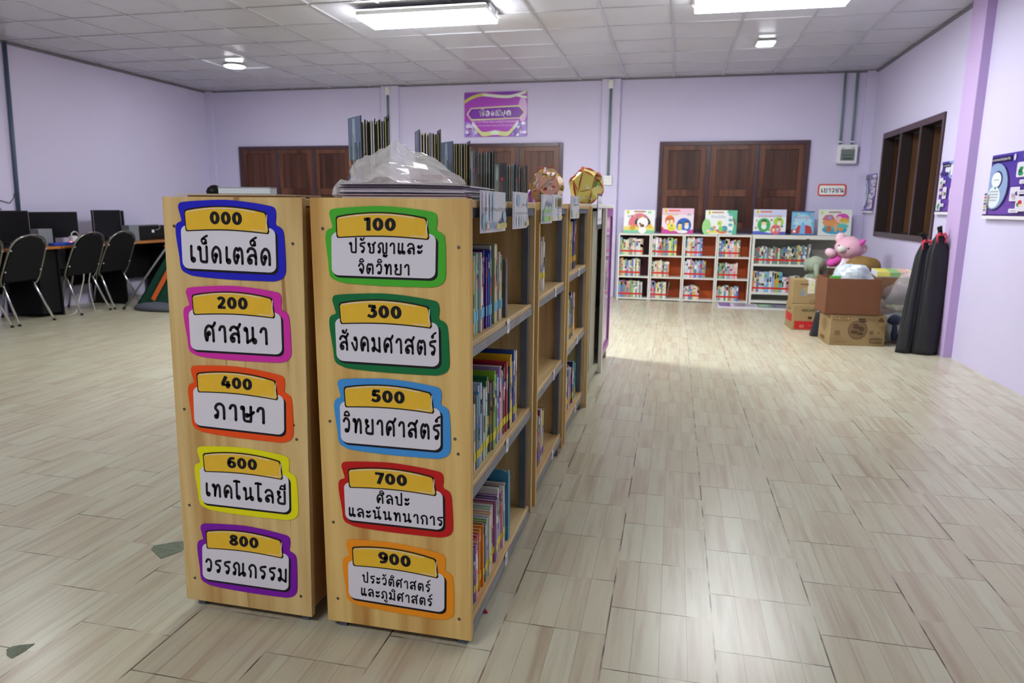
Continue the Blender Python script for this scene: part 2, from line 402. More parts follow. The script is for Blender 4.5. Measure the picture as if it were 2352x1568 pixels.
G = {  # advance, strokes
 'ก': (.92, [GOO]),
 'ค': (.92, [HD(.32, .5), [(.24, .44), (.2, .2), (.12, 0), (.03, .4), (.1, .8), (.33, 1), (.58, .88), (.66, .6), (.66, 0)]]),
 'ง': (.74, [HD(.36, .86), [(.45, .84), (.5, .5), (.44, .1), (.32, .02), (.2, .2), (.05, .52)]]),
 'จ': (.8, [[(.06, .74), (.2, .97), (.44, .95), (.57, .65), (.5, .22), (.38, 0), (.3, .26)], HD(.24, .36)]),
 'ช': (.95, [HD(.1, .86), [(.19, .86), (.1, .66), (.24, .52), (.2, .1), (.3, 0), (.55, .01), (.62, .12), (.6, .66), (.5, .84)], [(.56, .76), (.78, 1.06)]]),
 'ญ': (1.18, [HD(.12, .1), [(.2, .14), (.22, .46), (.06, .66), (.16, .9), (.36, 1), (.54, .86), (.56, .1), (.66, 0), (.84, 0), (.92, .1), (.92, 1)], HD(.66, -.26, .07), [(.73, -.26), (.84, -.38), (.96, -.2)]]),
 'ด': (.94, [HD(.32, .46), BODY]),
 'ต': (.94, [HD(.32, .46), [(.34, .44), (.28, .16), (.16, .0), (.04, .32), (.08, .76), (.24, .98), (.37, .84), (.5, .98), (.64, .84), (.68, .5), (.68, 0)]]),
 'ท': (.95, [HD(.1, .88), [(.19, .9), (.21, .5), (.2, .02)], [(.2, .02), (.28, .5), (.44, .9), (.58, .96), (.67, .7), (.68, 0)]]),
 'น': (1.08, [HD(.1, .88), [(.19, .9), (.21, .5), (.2, .02)], [(.64, 1), (.64, .25), (.7, .03), (.83, .05), (.84, .2), (.7, .27), (.45, .16), (.2, .03)]]),
 'บ': (.98, [HD(.1, .88), [(.19, .9), (.2, .2), (.28, .02), (.6, 0), (.69, .1), (.7, 1)]]),
 'ป': (.98, [HD(.1, .88), [(.19, .9), (.2, .2), (.28, .02), (.6, 0), (.69, .1), (.7, 1.42)]]),
 'ภ': (.95, [HD(.1, .1), [(.18, .12), (.22, .45), (.05, .66), (.15, .9), (.38, 1), (.6, .88), (.67, .6), (.67, 0)]]),
 'ม': (.98, [HD(.1, .88), [(.19, .9), (.22, .3), (.14, .03), (.03, .08), (.04, .22), (.2, .26), (.46, .1), (.69, .02)], [(.69, 1), (.69, .0)]]),
 'ย': (.98, [HD(.14, .9), [(.22, .88), (.1, .7), (.3, .54)], [(.3, .54), (.1, .36), (.12, .06), (.28, 0), (.58, .0), (.68, .1), (.68, 1)]]),
 'ร': (.76, [HD(.3, .1), [(.39, .12), (.48, .4), (.36, .6), (.1, .68), (.1, .88), (.28, .95), (.56, 1.0)]]),
 'ล': (.94, LTAIL),
 'ว': (.8, [[(.06, .76), (.2, .97), (.44, .94), (.55, .65), (.5, .2), (.4, .04)], HD(.28, .1)]),
 'ศ': (1.0, [HD(.32, .5), [(.24, .44), (.2, .2), (.12, 0), (.03, .4), (.1, .8), (.33, 1), (.58, .88), (.66, .6), (.66, 0)], [(.52, .93), (.7, 1.02), (.82, 1.22)]]),
 'ส': (.98, LTAIL + [[(.52, .9), (.66, .98), (.8, 1.2)]]),
 'ษ': (1.02, [HD(.1, .88), [(.19, .9), (.2, .2), (.28, .02), (.6, 0), (.69, .1), (.7, 1)], HD(.42, .4, .08), [(.5, .42), (.72, .5), (.9, .66)]]),
 'ณ': (1.38, [HD(.1, .1), [(.18, .12), (.22, .45), (.05, .66), (.15, .9), (.36, 1), (.54, .86), (.57, .5), (.57, 0)], [(.96, 1), (.96, .22), (1.02, .03), (1.14, .06), (1.14, .22), (.98, .26), (.78, .16), (.57, .02)]]),
 'ห': (1.0, [HD(.1, .88), [(.19, .9), (.2, .5), (.2, .02)], [(.2, .4), (.4, .62), (.6, .75)], HD(.66, .85), [(.58, .72), (.7, .5), (.69, 0)]]),
 'อ': (.9, [HD(.2, .6), [(.11, .58), (.06, .3), (.18, .03), (.5, .02), (.64, .3), (.62, .72), (.46, .97), (.22, .95), (.06, .8)]]),
 'พ': (1.05, [HD(.1, .88), [(.19, .9), (.26, .05)], [(.26, .05), (.45, .8), (.64, .05), (.76, 1.0)]]),
 'เ': (.52, [FOOT(.12, 1)]), 'แ': (.9, [FOOT(.1, 1), FOOT(.5, 1)]),
 'โ': (.62, [[(-.1, 1.42), (.1, 1.46), (.4, 1.42)], FOOT(.14, 1.44)]),
 'า': (.68, [[(.02, .76), (.12, .95), (.3, .99), (.42, .84), (.43, 0)]]),
 'ะ': (.66, [HD(.1, .72, .08), [(.12, .62), (.3, .64), (.44, .84)], HD(.1, .2, .08), [(.12, .1), (.3, .12), (.44, .32)]]),
 ' ': (.5, []),
 # marks: drawn back over the consonant before them
 'ั': (0, [HD(-.62, 1.36, .075), [(-.6, 1.27), (-.42, 1.26), (-.28, 1.5)]]),
 'ิ': (0, [[(-.66, 1.2), (-.58, 1.42), (-.4, 1.48), (-.26, 1.36), (-.24, 1.2), (-.66, 1.2)]]),
 'ี': (0, [[(-.7, 1.2), (-.6, 1.42), (-.42, 1.46), (-.3, 1.36), (-.26, 1.2), (-.7, 1.2)], [(-.26, 1.2), (-.25, 1.6)]]),
 '็': (0, [HD(-.34, 1.27, .07), [(-.36, 1.22), (-.56, 1.2), (-.66, 1.42), (-.46, 1.52), (-.3, 1.42)], [(-.6, 1.5), (-.42, 1.62), (-.2, 1.72)]]),
 '์': (0, [HD(-.46, 1.3, .075), [(-.44, 1.38), (-.34, 1.5), (-.16, 1.6)]]),
 '้': (0, [HD(-.6, 1.46, .06), [(-.56, 1.42), (-.5, 1.28), (-.34, 1.32), (-.22, 1.52)]]),
 'ู': (0, [HD(-.5, -.26, .06), [(-.44, -.28), (-.42, -.46), (-.24, -.46), (-.22, -.2)]]),
 'ุ': (0, [HD(-.32, -.24, .06), [(-.26, -.24), (-.26, -.5)]]),
 # heavy numerals
 '0': (.98, [('e', .42, .5, .27, .38)]),
 '1': (.68, [[(-.02, .84), (.36, .9)], [(.34, 1.0), (.34, 0)]]),
 '2': (.92, [[(.1, .74), (.3, .89), (.54, .84), (.6, .66), (.46, .42), (.14, .13)], [(.04, .11), (.76, .11)]]),
 '3': (.92, [[(.1, .89), (.7, .89)], [(.64, .88), (.4, .58)], [(.3, .56), (.58, .52), (.64, .32), (.52, .14), (.3, .1), (.04, .2)]]),
 '4': (.98, [[(.44, 1.0), (.1, .32)], [(.0, .28), (.86, .28)], [(.6, .62), (.6, 0)]]),
 '5': (.92, [[(.72, .89), (.14, .89)], [(.24, .9), (.2, .5)], [(.12, .52), (.36, .57), (.58, .5), (.63, .32), (.52, .14), (.3, .1), (.04, .2)]]),
 '6': (.95, [('e', .42, .33, .26, .23), [(.16, .36), (.2, .66), (.38, .86), (.7, .87)]]),
 '7': (.88, [[(.04, .89), (.8, .89)], [(.64, .86), (.3, 0)]]),
 '8': (.95, [('e', .42, .29, .27, .18), ('e', .42, .74, .22, .15)]),
 '9': (.95, [('e', .42, .67, .26, .23), [(.68, .64), (.64, .34), (.46, .14), (.14, .13)]]),
}
def stroke_text(mb, s, put, w, col=None, cap=True, sq=1.0, mi=0):
    """monoline lettering; put(x,y) -> world point, w stroke width in x-heights"""
    x = 0.0; prev_high = False
    for ch in s:
        adv, st = G[ch]; dy = 0.0
        if ch == '้' and prev_high: dy = 0.3
        prev_high = ch in 'ัิี'
        h = w / 2 * (.74 if adv == 0 else 1)
        for g in st:
            if adv == 0: g = ('c', g[1] - SP) + tuple(g[2:]) if g[0] == 'c' else [(a - SP, b) for a, b in g]
            if g[0] == 'c': pl = arc(x + g[1], g[2] + dy, g[3], n=10); closed = True
            elif g[0] == 'e': pl = arc(x + g[1], g[2], g[3], n=24, ry=g[4]); closed = True
            else: pl = [(x + a, b + dy) for a, b in smooth_line(list(g), 4)]; closed = False
            L = []; n = len(pl)
            for i, p in enumerate(pl):
                a = pl[i - 1] if i > 0 else (pl[-2] if closed else p)
                b = pl[i + 1] if i < n - 1 else (pl[1] if closed else p)
                tx, ty = b[0] - a[0], b[1] - a[1]; l = math.hypot(tx, ty) or 1
                L.append((p, (-ty / l * h, tx / l * h * sq)))
            for i in range(n - 1):
                (p, a), (q, b) = L[i], L[i + 1]
                mb.poly([put(p[0] - a[0], p[1] - a[1]), put(q[0] - b[0], q[1] - b[1]), put(q[0] + b[0], q[1] + b[1]), put(p[0] + a[0], p[1] + a[1])], col, mi)
            if not closed and cap:
                for p in (pl[0], pl[-1]):
                    mb.poly([put(p[0] + h * math.cos(t * PI / 5), p[1] + h * math.sin(t * PI / 5)) for t in range(10)], col, mi)
        x += adv + (SP if adv and not ch.isdigit() else 0)
    return x
SP = 0.14
def text_len(s): return sum(G[c][0] + (SP if G[c][0] else 0) for c in s) - 0.24 - SP

_TXT = {}
def font_mesh(s):
    if s not in _TXT:
        c = bpy.data.curves.new('lettering', 'FONT'); c.body = s; c.size = 1; c.resolution_u = 2
        o = bpy.data.objects.new('lettering', c); COL.objects.link(o)
        dg = bpy.context.evaluated_depsgraph_get()
        me = bpy.data.meshes.new_from_object(o.evaluated_get(dg))
        vs = [tuple(v.co) for v in me.vertices]; fs = [tuple(p.vertices) for p in me.polygons]
        bpy.data.objects.remove(o); bpy.data.curves.remove(c); bpy.data.meshes.remove(me)
        _TXT[s] = (vs, fs)
    return _TXT[s]

class Art:
    """flat printed picture made of coloured shapes, stacked in hair-thin layers on a sheet"""
    def __init__(s, O, U, V, mb=None, gap=0.00035):
        s.O = Vector(O); s.U = Vector(U).normalized(); s.V = Vector(V).normalized(); s.N = s.U.cross(s.V)
        s.mb = mb or MB(); s.k = 0; s.gap = gap
    def P(s, u, v): return s.O + s.U * u + s.V * v + s.N * (s.k * s.gap)
    def poly(s, pts, c):
        s.k += 1; s.mb.poly([s.P(*p) for p in pts], c); return s
    def rect(s, u0, v0, u1, v1, c): return s.poly([(u0, v0), (u1, v0), (u1, v1), (u0, v1)], c)
    def rrect(s, u0, v0, u1, v1, r, c):
        p = []
        for cx, cy, a in ((u1 - r, v0 + r, -90), (u1 - r, v1 - r, 0), (u0 + r, v1 - r, 90), (u0 + r, v0 + r, 180)):
            p += arc(cx, cy, r, a, a + 90, 4)
        return s.poly(p, c)
    def ell(s, u, v, ru, rv, c, n=20, rot=0):
        cs, sn = math.cos(R(rot)), math.sin(R(rot))
        return s.poly([(u + x * cs - y * sn, v + x * sn + y * cs) for x, y in [(ru * math.cos(2 * PI * i / n), rv * math.sin(2 * PI * i / n)) for i in range(n)]], c)
    def band(s, line, w, c):
        s.k += 1; ln = smooth_line(line, 6)
        ws = w if isinstance(w, (list, tuple)) else (w, w)
        for i in range(len(ln) - 1):
            a, b = ln[i], ln[i + 1]
            w0 = ws[0] + (ws[1] - ws[0]) * i / len(ln)
            s.mb.poly([s.P(a[0], a[1] - w0 / 2), s.P(b[0], b[1] - w0 / 2), s.P(b[0], b[1] + w0 / 2), s.P(a[0], a[1] + w0 / 2)], c)
        return s
    def text(s, t, u, v, h, c, width=None, center=True):
        s.k += 1; vs, fs = font_mesh(t)
        if not vs: return s
        x0 = min(p[0] for p in vs); x1 = max(p[0] for p in vs)
        k = h / 0.7; kx = (width / (x1 - x0)) if width else k
        ou = u - (x0 + x1) / 2 * kx if center else u - x0 * kx
        b = len(s.mb.v)
        s.mb.mesh([s.P(ou + p[0] * kx, v + p[1] * k) for p in vs], fs, c)
        return s
    def stroke(s, t, u0, u1, v, xh, w, c):
        s.k += 1; L = text_len(t); k = (u1 - u0) / L
        stroke_text(s.mb, t, lambda x, y: s.P(u0 + x * k, v + y * xh), w, c); return s
W_ = hx('F2F2F4'); K_ = hx('1E1C22')

# ================================================================== THE ROOM
mb = MB(); mb.poly([(XL, YF, 0), (XR, YF, 0), (XR, YB, 0), (XL, YB, 0)])
mb.box((XL, YF, -0.1), (XR, YB, -0.002))
floor = struct(mb, 'floor', floor_mat())
def patch(pts, name='cement_patch'):
    m = MB(); m.prism(pts, (0, 0, 0.0015), (1, 0, 0), (0, 1, 0), 0.001)
    return struct(m, name, mat('grey_cement_patch', hx('78826F'), 0.9, var=0.3, vscale=60), floor)
patch([(-1.74, 1.945), (-1.73, 1.92), (-1.69, 1.895), (-1.65, 1.87), (-1.62, 1.93), (-1.63, 2.0), (-1.67, 1.998), (-1.71, 1.968)])
patch([(-1.704, 1.345), (-1.70, 1.36), (-1.68, 1.372), (-1.652, 1.384), (-1.65, 1.35), (-1.655, 1.318), (-1.68, 1.325)])

mb = MB(); mb.box((XL, YF, CEIL + 0.008), (XR, YB, CEIL + 0.06))
ceiling = struct(mb, 'ceiling', ceiling_mat())
mb = MB()
x = -0.109 - 0.6 * 11
while x < XR:
    mb.box((x - 0.012, YF, CEIL), (x + 0.012, YB, CEIL + 0.009)); x += 0.6
y = 6.3566 - 0.6 * 15
while y < YB:
    mb.box((XL, y - 0.010, CEIL + 0.001), (XR, y + 0.010, CEIL + 0.009)); y += 0.6
struct(mb, 'ceiling_grid', mat('painted_tee_bar', hx('BFC0C8'), 0.3, 0.3), ceiling)
mb = MB(); mb.box((XL, YF, CEIL - 0.02), (XL + 0.02, YB, CEIL + 0.002)); mb.box((XR - 0.02, YF, CEIL - 0.02), (XR, YB, CEIL + 0.002)); mb.box((XL, YB - 0.02, CEIL - 0.012), (XR, YB, CEIL + 0.002))
struct(mb, 'wall_angle_trim', mat('grey_angle_trim', hx('77727C'), 0.5), ceiling)

TH = 0.10
mb = MB(); mb.box((XL - TH, YB, 0), (XR + TH, YB + TH, CEIL + 0.06)); struct(mb, 'wall_back', WALL)
mb = MB(); mb.box((XL - TH, YF, 0), (XL, YB, CEIL + 0.06)); struct(mb, 'wall_left', WALL)
mb = MB(); mb.box((XL - TH, YF - TH, 0), (XR + TH, YF, CEIL + 0.06)); struct(mb, 'wall_front', WALL)
WY0, WY1, WZ0, WZ1 = 7.12, 9.03, 0.905, 2.06
mb = MB()
mb.box((XR, YF, 0), (XR + TH, WY0, CEIL + 0.06)); mb.box((XR, WY1, 0), (XR + TH, YB, CEIL + 0.06))
mb.box((XR, WY0, 0), (XR + TH, WY1, WZ0)); mb.box((XR, WY0, WZ1), (XR + TH, WY1, CEIL + 0.06))
struct(mb, 'wall_right', WALL)
# pillars that stand a little proud of the walls
def pillar(n, a, b, m=WALL):
    q = MB(); q.box(a, b); struct(q, 'trim_%d' % n, m, bevel=0.004)
pillar(1, (-4.13, YB - 0.05, 0), (-3.87, YB + 0.01, CEIL)); pillar(2, (-1.02, YB - 0.05, 0), (-0.78, YB + 0.01, CEIL))
pillar(3, (2.175, YB - 0.05, 0), (XR + 0.01, YB + 0.01, CEIL)); pillar(4, (2.222, 6.33, 0), (XR + 0.01, 6.62, CEIL), PILLAR)
pillar(5, (XL - 0.01, 5.95, 0), (XL + 0.06, 6.2, CEIL)); pillar(6, (XL - 0.01, YB - 0.05, 0), (XL + 0.12, YB + 0.01, CEIL))

# shuttered windows in the back wall
def shuttered(n, x0, x1, z0, z1):
    y = YB
    q = MB(); fw = 0.05
    q.box((x0, y - 0.03, z0), (x0 + fw, y + 0.02, z1)); q.box((x1 - fw, y - 0.03, z0), (x1, y + 0.02, z1))
    q.box((x0 + fw, y - 0.03, z1 - fw), (x1 - fw, y + 0.02, z1)); q.box((x0 + fw, y - 0.03, z0), (x1 - fw, y + 0.02, z0 + fw))
    w = (x1 - x0 - fw) / 3
    for k in (1, 2): q.box((x0 + k * w, y - 0.03, z0 + fw), (x0 + k * w + fw, y + 0.02, z1 - fw))
    win = struct(q, 'window_%d' % n, FRAMEWOOD, bevel=0.003)
    for k in range(3):
        a = x0 + k * w + fw; b = x0 + (k + 1) * w
        s = MB(); st = 0.075; zt = z1 - fw; zb = z0 + fw
        s.box((a, y - 0.022, zb), (a + st, y - 0.012, zt)); s.box((b - st, y - 0.022, zb), (b, y - 0.012, zt))
        s.box((a + st, y - 0.022, zt - 0.06), (b - st, y - 0.012, zt)); s.box((a + st, y - 0.022, zb), (b - st, y - 0.012, zb + 0.08))
        zm = zb + (zt - zb) * 0.43
        pn = MB(); np3 = 4
        for i_ in range(np3):
            pa, pb = a + st + .004 + (b - a - 2 * st - .008) * i_ / np3, a + st + .004 + (b - a - 2 * st - .008) * (i_ + 1) / np3 - .002
            for za, zc in ((zb + .084, zm - .049), (zm + .049, zt - .064)): pn.box((pa, y - .014, za), (pb, y - .006, zc))
        pn.box((a + .002, y - .006, zb), (b - .002, y - .001, zt))
        s.box((a + st, y - 0.022, zm - 0.045), (b - st, y - 0.012, zm + 0.045))
        sh = struct(s, 'shutter', DARKWOOD, win, bevel=0.002)
        struct(pn, 'shutter_panel', PANELWOOD, sh)
        h = MB(); h.box((a + 0.012, y - 0.04, zm - 0.05), (a + 0.028, y - 0.022, zm + 0.06)); h.box((a + 0.005, y - 0.03, zt - 0.16), (a + 0.03, y - 0.02, zt - 0.06))
        struct(h, 'shutter_bolt', mat('dull_iron', hx('5B5048'), 0.5, 0.6), sh)
shuttered(1, -6.455, -4.61, 0.9, 2.055); shuttered(2, -3.375, -1.528, 0.9, 2.06); shuttered(3, -0.247, 1.60, 0.9, 2.056)
# open window in the right wall: frame, two mullions, three leaves swung outwards
q = MB(); fw = 0.045; X0, X1 = XR - 0.012, XR + TH
q.box((X0, WY0, WZ0), (X1, WY0 + fw, WZ1)); q.box((X0, WY1 - fw, WZ0), (X1, WY1, WZ1))
q.box((X0, WY0 + fw, WZ1 - 0.06), (X1, WY1 - fw, WZ1)); q.box((X0, WY0 + fw, WZ0), (X1, WY1 - fw, WZ0 + 0.055))
for yy in (7.735, 8.36): q.box((X0, yy - 0.02, WZ0 + 0.055), (X1, yy + 0.02, WZ1 - 0.06))
w4 = struct(q, 'window_4', mat('shaded_reveal_wood', hx('2E2120'), 0.5, var=.1), bevel=0.003)  # reveals of the mauve frame coloured near black to stand in for shade
q = MB(); f0, f1 = X0 - .004, X0
q.box((f0, WY0, WZ0), (f1, WY0 + fw, WZ1)); q.box((f0, WY1 - fw, WZ0), (f1, WY1, WZ1)); q.box((f0, WY0 + fw, WZ1 - 0.06), (f1, WY1 - fw, WZ1)); q.box((f0, WY0 + fw, WZ0), (f1, WY1 - fw, WZ0 + 0.055))
for yy in (7.735, 8.36): q.box((f0, yy - 0.018, WZ0 + 0.055), (f1, yy + 0.018, WZ1 - 0.06))
struct(q, 'window_casing', FRAMEWOOD, w4)
for yy in (7.735, 8.36, 9.0):
    s = MB(); a, b = XR + TH + 0.005, XR + TH + 0.56; z0, z1 = WZ0 + 0.06, WZ1 - 0.065
    s.box((a, yy - 0.012, z0), (b, yy + 0.0, z1))
    s.box((a, yy - 0.024, z0), (a + 0.07, yy - 0.012, z1)); s.box((b - 0.07, yy - 0.024, z0), (b, yy - 0.012, z1))
    for zz in (z0, (z0 + z1) / 2 - 0.04, z1 - 0.08): s.box((a + 0.07, yy - 0.024, zz), (b - 0.07, yy - 0.012, zz + 0.08))
    struct(s, 'shutter', wood('brown_hardwood_leaf', rgb(112, 80, 52), rgb(80, 54, 34), rgb(170, 140, 115), 'z', 0.5, 0.6, 0.8), w4)

# ================================================================== LIGHTS
def em(name, c, s): return mat(name, (0.9, 0.9, 0.9, 1), 0.4, emit=(c, s))
OPAL = em('lit_opal_diffuser', (0.96, 0.985, 1.0, 1), TUBE)
OPAL_UNSEEN = em('lit_opal_diffuser_unseen', (0.97, 0.98, 1.0, 1), TUBE_UNSEEN)
LED = em('lit_led_panel', (0.95, 0.99, 1.0, 1), DOWN)
def fluorescent(x0, x1, y0, y1, label, opal=None):
    t = thing('fluorescent_light', label, 'ceiling light', ((x0 + x1) / 2, (y0 + y1) / 2, CEIL - 0.075), 'twin fluorescent ceiling fittings')
    b = MB(); b.box((x0 - 0.015, (y0 + y1) / 2 - 0.07, CEIL - 0.03), (x1 + 0.015, (y0 + y1) / 2 + 0.07, CEIL - 0.0005)); part(b, 'housing', WHITEPL, t, bevel=0.003)
    b = MB(); b.box((x0 - 0.01, y0 - 0.05, CEIL - 0.034), (x1 + 0.01, y1 + 0.05, CEIL - 0.0305)); part(b, 'added_spill_plate', WHITEPL, t, bevel=.001)  # added plate that keeps the lamp's spill off the ceiling
    d = MB(); d.box((x0, y0, CEIL - 0.088), (x1, y1, CEIL - 0.0655)); part(d, 'diffuser', opal or OPAL, t)
    for a_, b_ in (((x0 - .006, y0 - .006), (x1 + .006, y0 - .0005)), ((x0 - .006, y1 + .0005), (x1 + .006, y1 + .006)), ((x0 - .006, y0 - .0005), (x0 - .0005, y1 + .0005)), ((x1 + .0005, y0 - .0005), (x1 + .006, y1 + .0005))):
        b = MB(); b.box((a_[0], a_[1], CEIL - 0.066), (b_[0], b_[1], CEIL - 0.0345)); part(b, 'added_spill_rim', WHITEPL, t)  # opaque rims added to block light leaving sideways
    for xa in (x0 - 0.022, x1 + 0.002):
        for ya in (y0 + 0.055, y1 - 0.1):
            e = MB(); e.box((xa, ya, CEIL - 0.05), (xa + 0.02, ya + 0.045, CEIL - 0.006)); part(e, 'lamp_holder', WHITEPL, t)
    return t
fluorescent(-2.74, -1.60, 5.90, 6.28, 'lit fluorescent ceiling fitting at left of centre, above the library sign')
fluorescent(0.07, 1.21, 5.95, 6.30, 'lit fluorescent ceiling fitting at right, cut by the top of the picture', em('lit_opal_diffuser_right', (0.96, 0.985, 1.0, 1), TUBE * 0.42))
fluorescent(0.07, 1.21, 2.3, 2.65, 'lit fluorescent ceiling fitting over the aisle right of the bookcases', em('lit_opal_diffuser_dim', (0.97, 0.98, 1.0, 1), TUBE_UNSEEN * 0.15))
fluorescent(-2.0, -0.86, -1.2, -0.85, 'lit fluorescent ceiling fitting at the near end of the room, behind the camera', OPAL_UNSEEN)
def downlight(x, y, square, label):
    t = thing('downlight', label, 'ceiling light', (x, y, CEIL - 0.02))
    b = MB(); d = MB()
    if square:
        b.box((x - 0.09, y - 0.12, CEIL - 0.012), (x + 0.09, y + 0.12, CEIL - 0.0005)); d.box((x - 0.072, y - 0.1, CEIL - 0.018), (x + 0.072, y + 0.1, CEIL - 0.012))
    else:
        b.lathe([(0.13, CEIL - 0.012), (0.13, CEIL - 0.0005)], (x, y, 0), 28); d.lathe([(0.1, CEIL - 0.022), (0.112, CEIL - 0.016), (0.115, CEIL - 0.012)], (x, y, 0), 28)
    part(b, 'trim_ring', WHITEPL, t); part(d, 'lamp_panel', LED, t)
downlight(0.80, 7.87, True, 'small square ceiling downlight beyond the right fluorescent fitting')
downlight(-5.30, 7.93, False, 'small round ceiling downlight at the left, over the desks')
downlight(-5.30, 4.4, False, 'round ceiling downlight over the open floor at left, out of view')

# ================================================================== WOODEN BOOKCASES
SH1 = (0.845, 0.457, 0.062)
def bookcase(label, x0, x1, y0, y1, shelves, lean=0.0, face=None, open_side=1, screws=(), rear_panel=True, tags=True):
    """pine box on a grey angle-iron frame; open_side +1 means the books face +x"""
    t = thing('bookcase', label, 'bookcase', ((x0 + x1) / 2, (y0 + y1) / 2, 0))
    L = lambda z: lean * z
    def sbox(m, a, b):
        k = len(m.v); m.box(a, b)
        m.v[k:] = [(v[0] + L(v[2]), v[1], v[2]) for v in m.v[k:]]
    xf = x1 if open_side > 0 else x0; xb = x0 if open_side > 0 else x1; s = open_side
    zt = 1.207
    m = MB(); sbox(m, (x0, y0, 0.028), (x1, y0 + 0.02, zt)); part(m, 'end_panel', face or PINE, t, bevel=0.0015)
    m = MB(); sbox(m, (x0 + 0.004, y1 - 0.02, 0.03), (x1 - 0.004, y1, zt - 0.004)); part(m, 'end_panel', PINE_EDGE, t, bevel=0.0015)
    m = MB(); sbox(m, (xb, y0 + 0.02, 0.05), (xb + s * 0.012, y1 - 0.02, zt - 0.025)); part(m, 'back_panel', PINE_BACK, t)
    m = MB(); sbox(m, (x0 + 0.002, y0 + 0.02, zt - 0.022), (x1 - 0.002, y1 - 0.02, zt - 0.003)); part(m, 'top_board', PINE_SHELF, t, bevel=0.002)
    for z in shelves:
        m = MB(); sbox(m, (xb + s * 0.012, y0 + 0.021, z - 0.019), (xf - s * 0.012, y1 - 0.021, z)); sh = part(m, 'shelf', PINE_SHELF, t, bevel=0.003)
        m = MB(); sbox(m, (xf - s * 0.012, y0 + 0.022, z - 0.038), (xf - s * 0.008, y1 - 0.022, z - 0.014)); sbox(m, (xf - s * 0.05, y0 + 0.022, z - 0.023), (xf - s * 0.012, y1 - 0.022, z - 0.0195)); part(m, 'angle_iron', STEEL, sh)
        if tags:
            yc = y0 + 0.44
            a = Art((xf - s * 0.0075 + L(z), yc - 0.016, z - 0.042), (0, s, 0), (0, 0, 1))
            a.rect(0, 0, 0.032, 0.045, W_); a.rect(0.008, 0.012, 0.022, 0.03, hx('B9BCC4'))
            if s < 0: a = None
            if a: part(a.mb, 'shelf_tag', PAPER, sh)
    m = MB(); sbox(m, (xf - s * 0.012, y0 + 0.022, zt - 0.046), (xf - s * 0.008, y1 - 0.022, zt - 0.022)); part(m, 'angle_iron', STEEL_D, t)
    for yy in (y0 + 0.024, y1 - 0.048):
        for xx in (xf - s * 0.034, xb + s * 0.034):
            m = MB(); sbox(m, (xx - 0.012, yy, 0.0), (xx + 0.012, yy + 0.024, zt - 0.024)); part(m, 'frame_post', STEEL_D, t)
    for (u, z) in screws:
        m = MB(); px = x0 + u * (x1 - x0) + L(z); m.tube([(px, y0 + 0.001, z), (px, y0 - 0.0012, z)], 0.0042, 10); part(m, 'screw', mat('screw_head', hx('6A6258'), 0.4, 0.8), t)
    return t
SC = [(0.08, 1.13), (0.93, 1.09), (0.075, 0.62), (0.9, 0.6), (0.08, 0.1), (0.92, 0.09), (0.92, 0.56), (0.07, 0.33)]
case_left = bookcase('pine bookcase with five signs from 000 to 800, standing at the left of the pair', -1.37, -0.958, 1.64, 2.44, SH1, lean=0.0255, face=PINE_L, open_side=-1, screws=SC)
for ya, yb, w_ in ((2.5, 3.25, 'second'), (3.3, 4.08, 'third'), (4.13, 4.99, 'last')): bookcase('%s pine bookcase of the left hand row, hidden behind the signed one' % w_, -1.365, -0.957, ya, yb, SH1, open_side=-1, tags=False)
case_right = bookcase('nearest pine bookcase on the right of the pair, signs 100 to 900', -0.907, -0.482, 1.64, 2.485, SH1, screws=SC)
case_mid = bookcase('second pine bookcase in the right hand row, nearly empty of books', -0.905, -0.482, 2.535, 3.25, (0.85, 0.48, 0.108))
case_far = bookcase('third pine bookcase in the right hand row, before the metal cabinet', -0.905, -0.482, 3.295, 4.07, (0.87, 0.5, 0.11))

# metal cabinet with purple framed sliding doors
t = thing('sliding_door_cabinet', 'olive grey metal cabinet with purple framed glass doors at the end of the row', 'cabinet', (-0.7, 4.88, 0))
OLIVE = mat('olive_grey_enamel', hx('A3A08A'), 0.45); PUR = mat('purple_enamel', hx('8E3E8E'), 0.4)
m = MB(); m.box((-0.89, 4.11, 0.05), (-0.5, 4.135, 1.19)); m.box((-0.89, 5.6, 0.05), (-0.5, 5.63, 1.19)); m.box((-0.89, 4.11, 0.05), (-0.875, 5.63, 1.19)); m.box((-0.875, 4.135, 0.05), (-0.5, 5.6, 0.08)); part(m, 'carcass', OLIVE, t)
m = MB(); m.box((-0.89, 4.1, 1.19), (-0.475, 5.64, 1.215)); part(m, 'top_panel', WHITEMETAL, t, bevel=0.004)
for z in (0.45, 0.83):
    m = MB(); m.box((-0.873, 4.136, z), (-0.535, 5.598, z + 0.02)); part(m, 'shelf', OLIVE, t)
m = MB(); m.box((-0.5, 5.0, 0.0), (-0.475, 5.06, 1.19)); part(m, 'front_post', WHITEMETAL, t)
m = MB(); m.box((-0.54, 4.66, 0.08), (-0.53, 4.99, 1.17)); part(m, 'side_leaf', OLIVE, t)
m = MB(); m.box((-0.5, 4.11, 0.05), (-0.482, 4.2, 1.19)); part(m, 'front_stile', OLIVE, t)
m = MB(); m.box((-0.5, 5.06, 0.1), (-0.478, 5.6, 0.16)); m.box((-0.5, 5.06, 1.13), (-0.478, 5.6, 1.19)); m.box((-0.5, 5.06, 0.16), (-0.478, 5.11, 1.13)); m.box((-0.5, 5.55, 0.16), (-0.478, 5.6, 1.13)); dr = part(m, 'door_frame', PUR, t, bevel=0.003)
m = MB(); m.box((-0.494, 5.11, 0.16), (-0.488, 5.55, 1.13)); part(m, 'door_panel', mat('mauve_tinted_glass', hx('A884B8'), 0.1), dr)
m = MB(); m.box((-0.477, 5.13, 0.6), (-0.468, 5.145, 0.74)); part(m, 'handle', WHITEMETAL, dr)
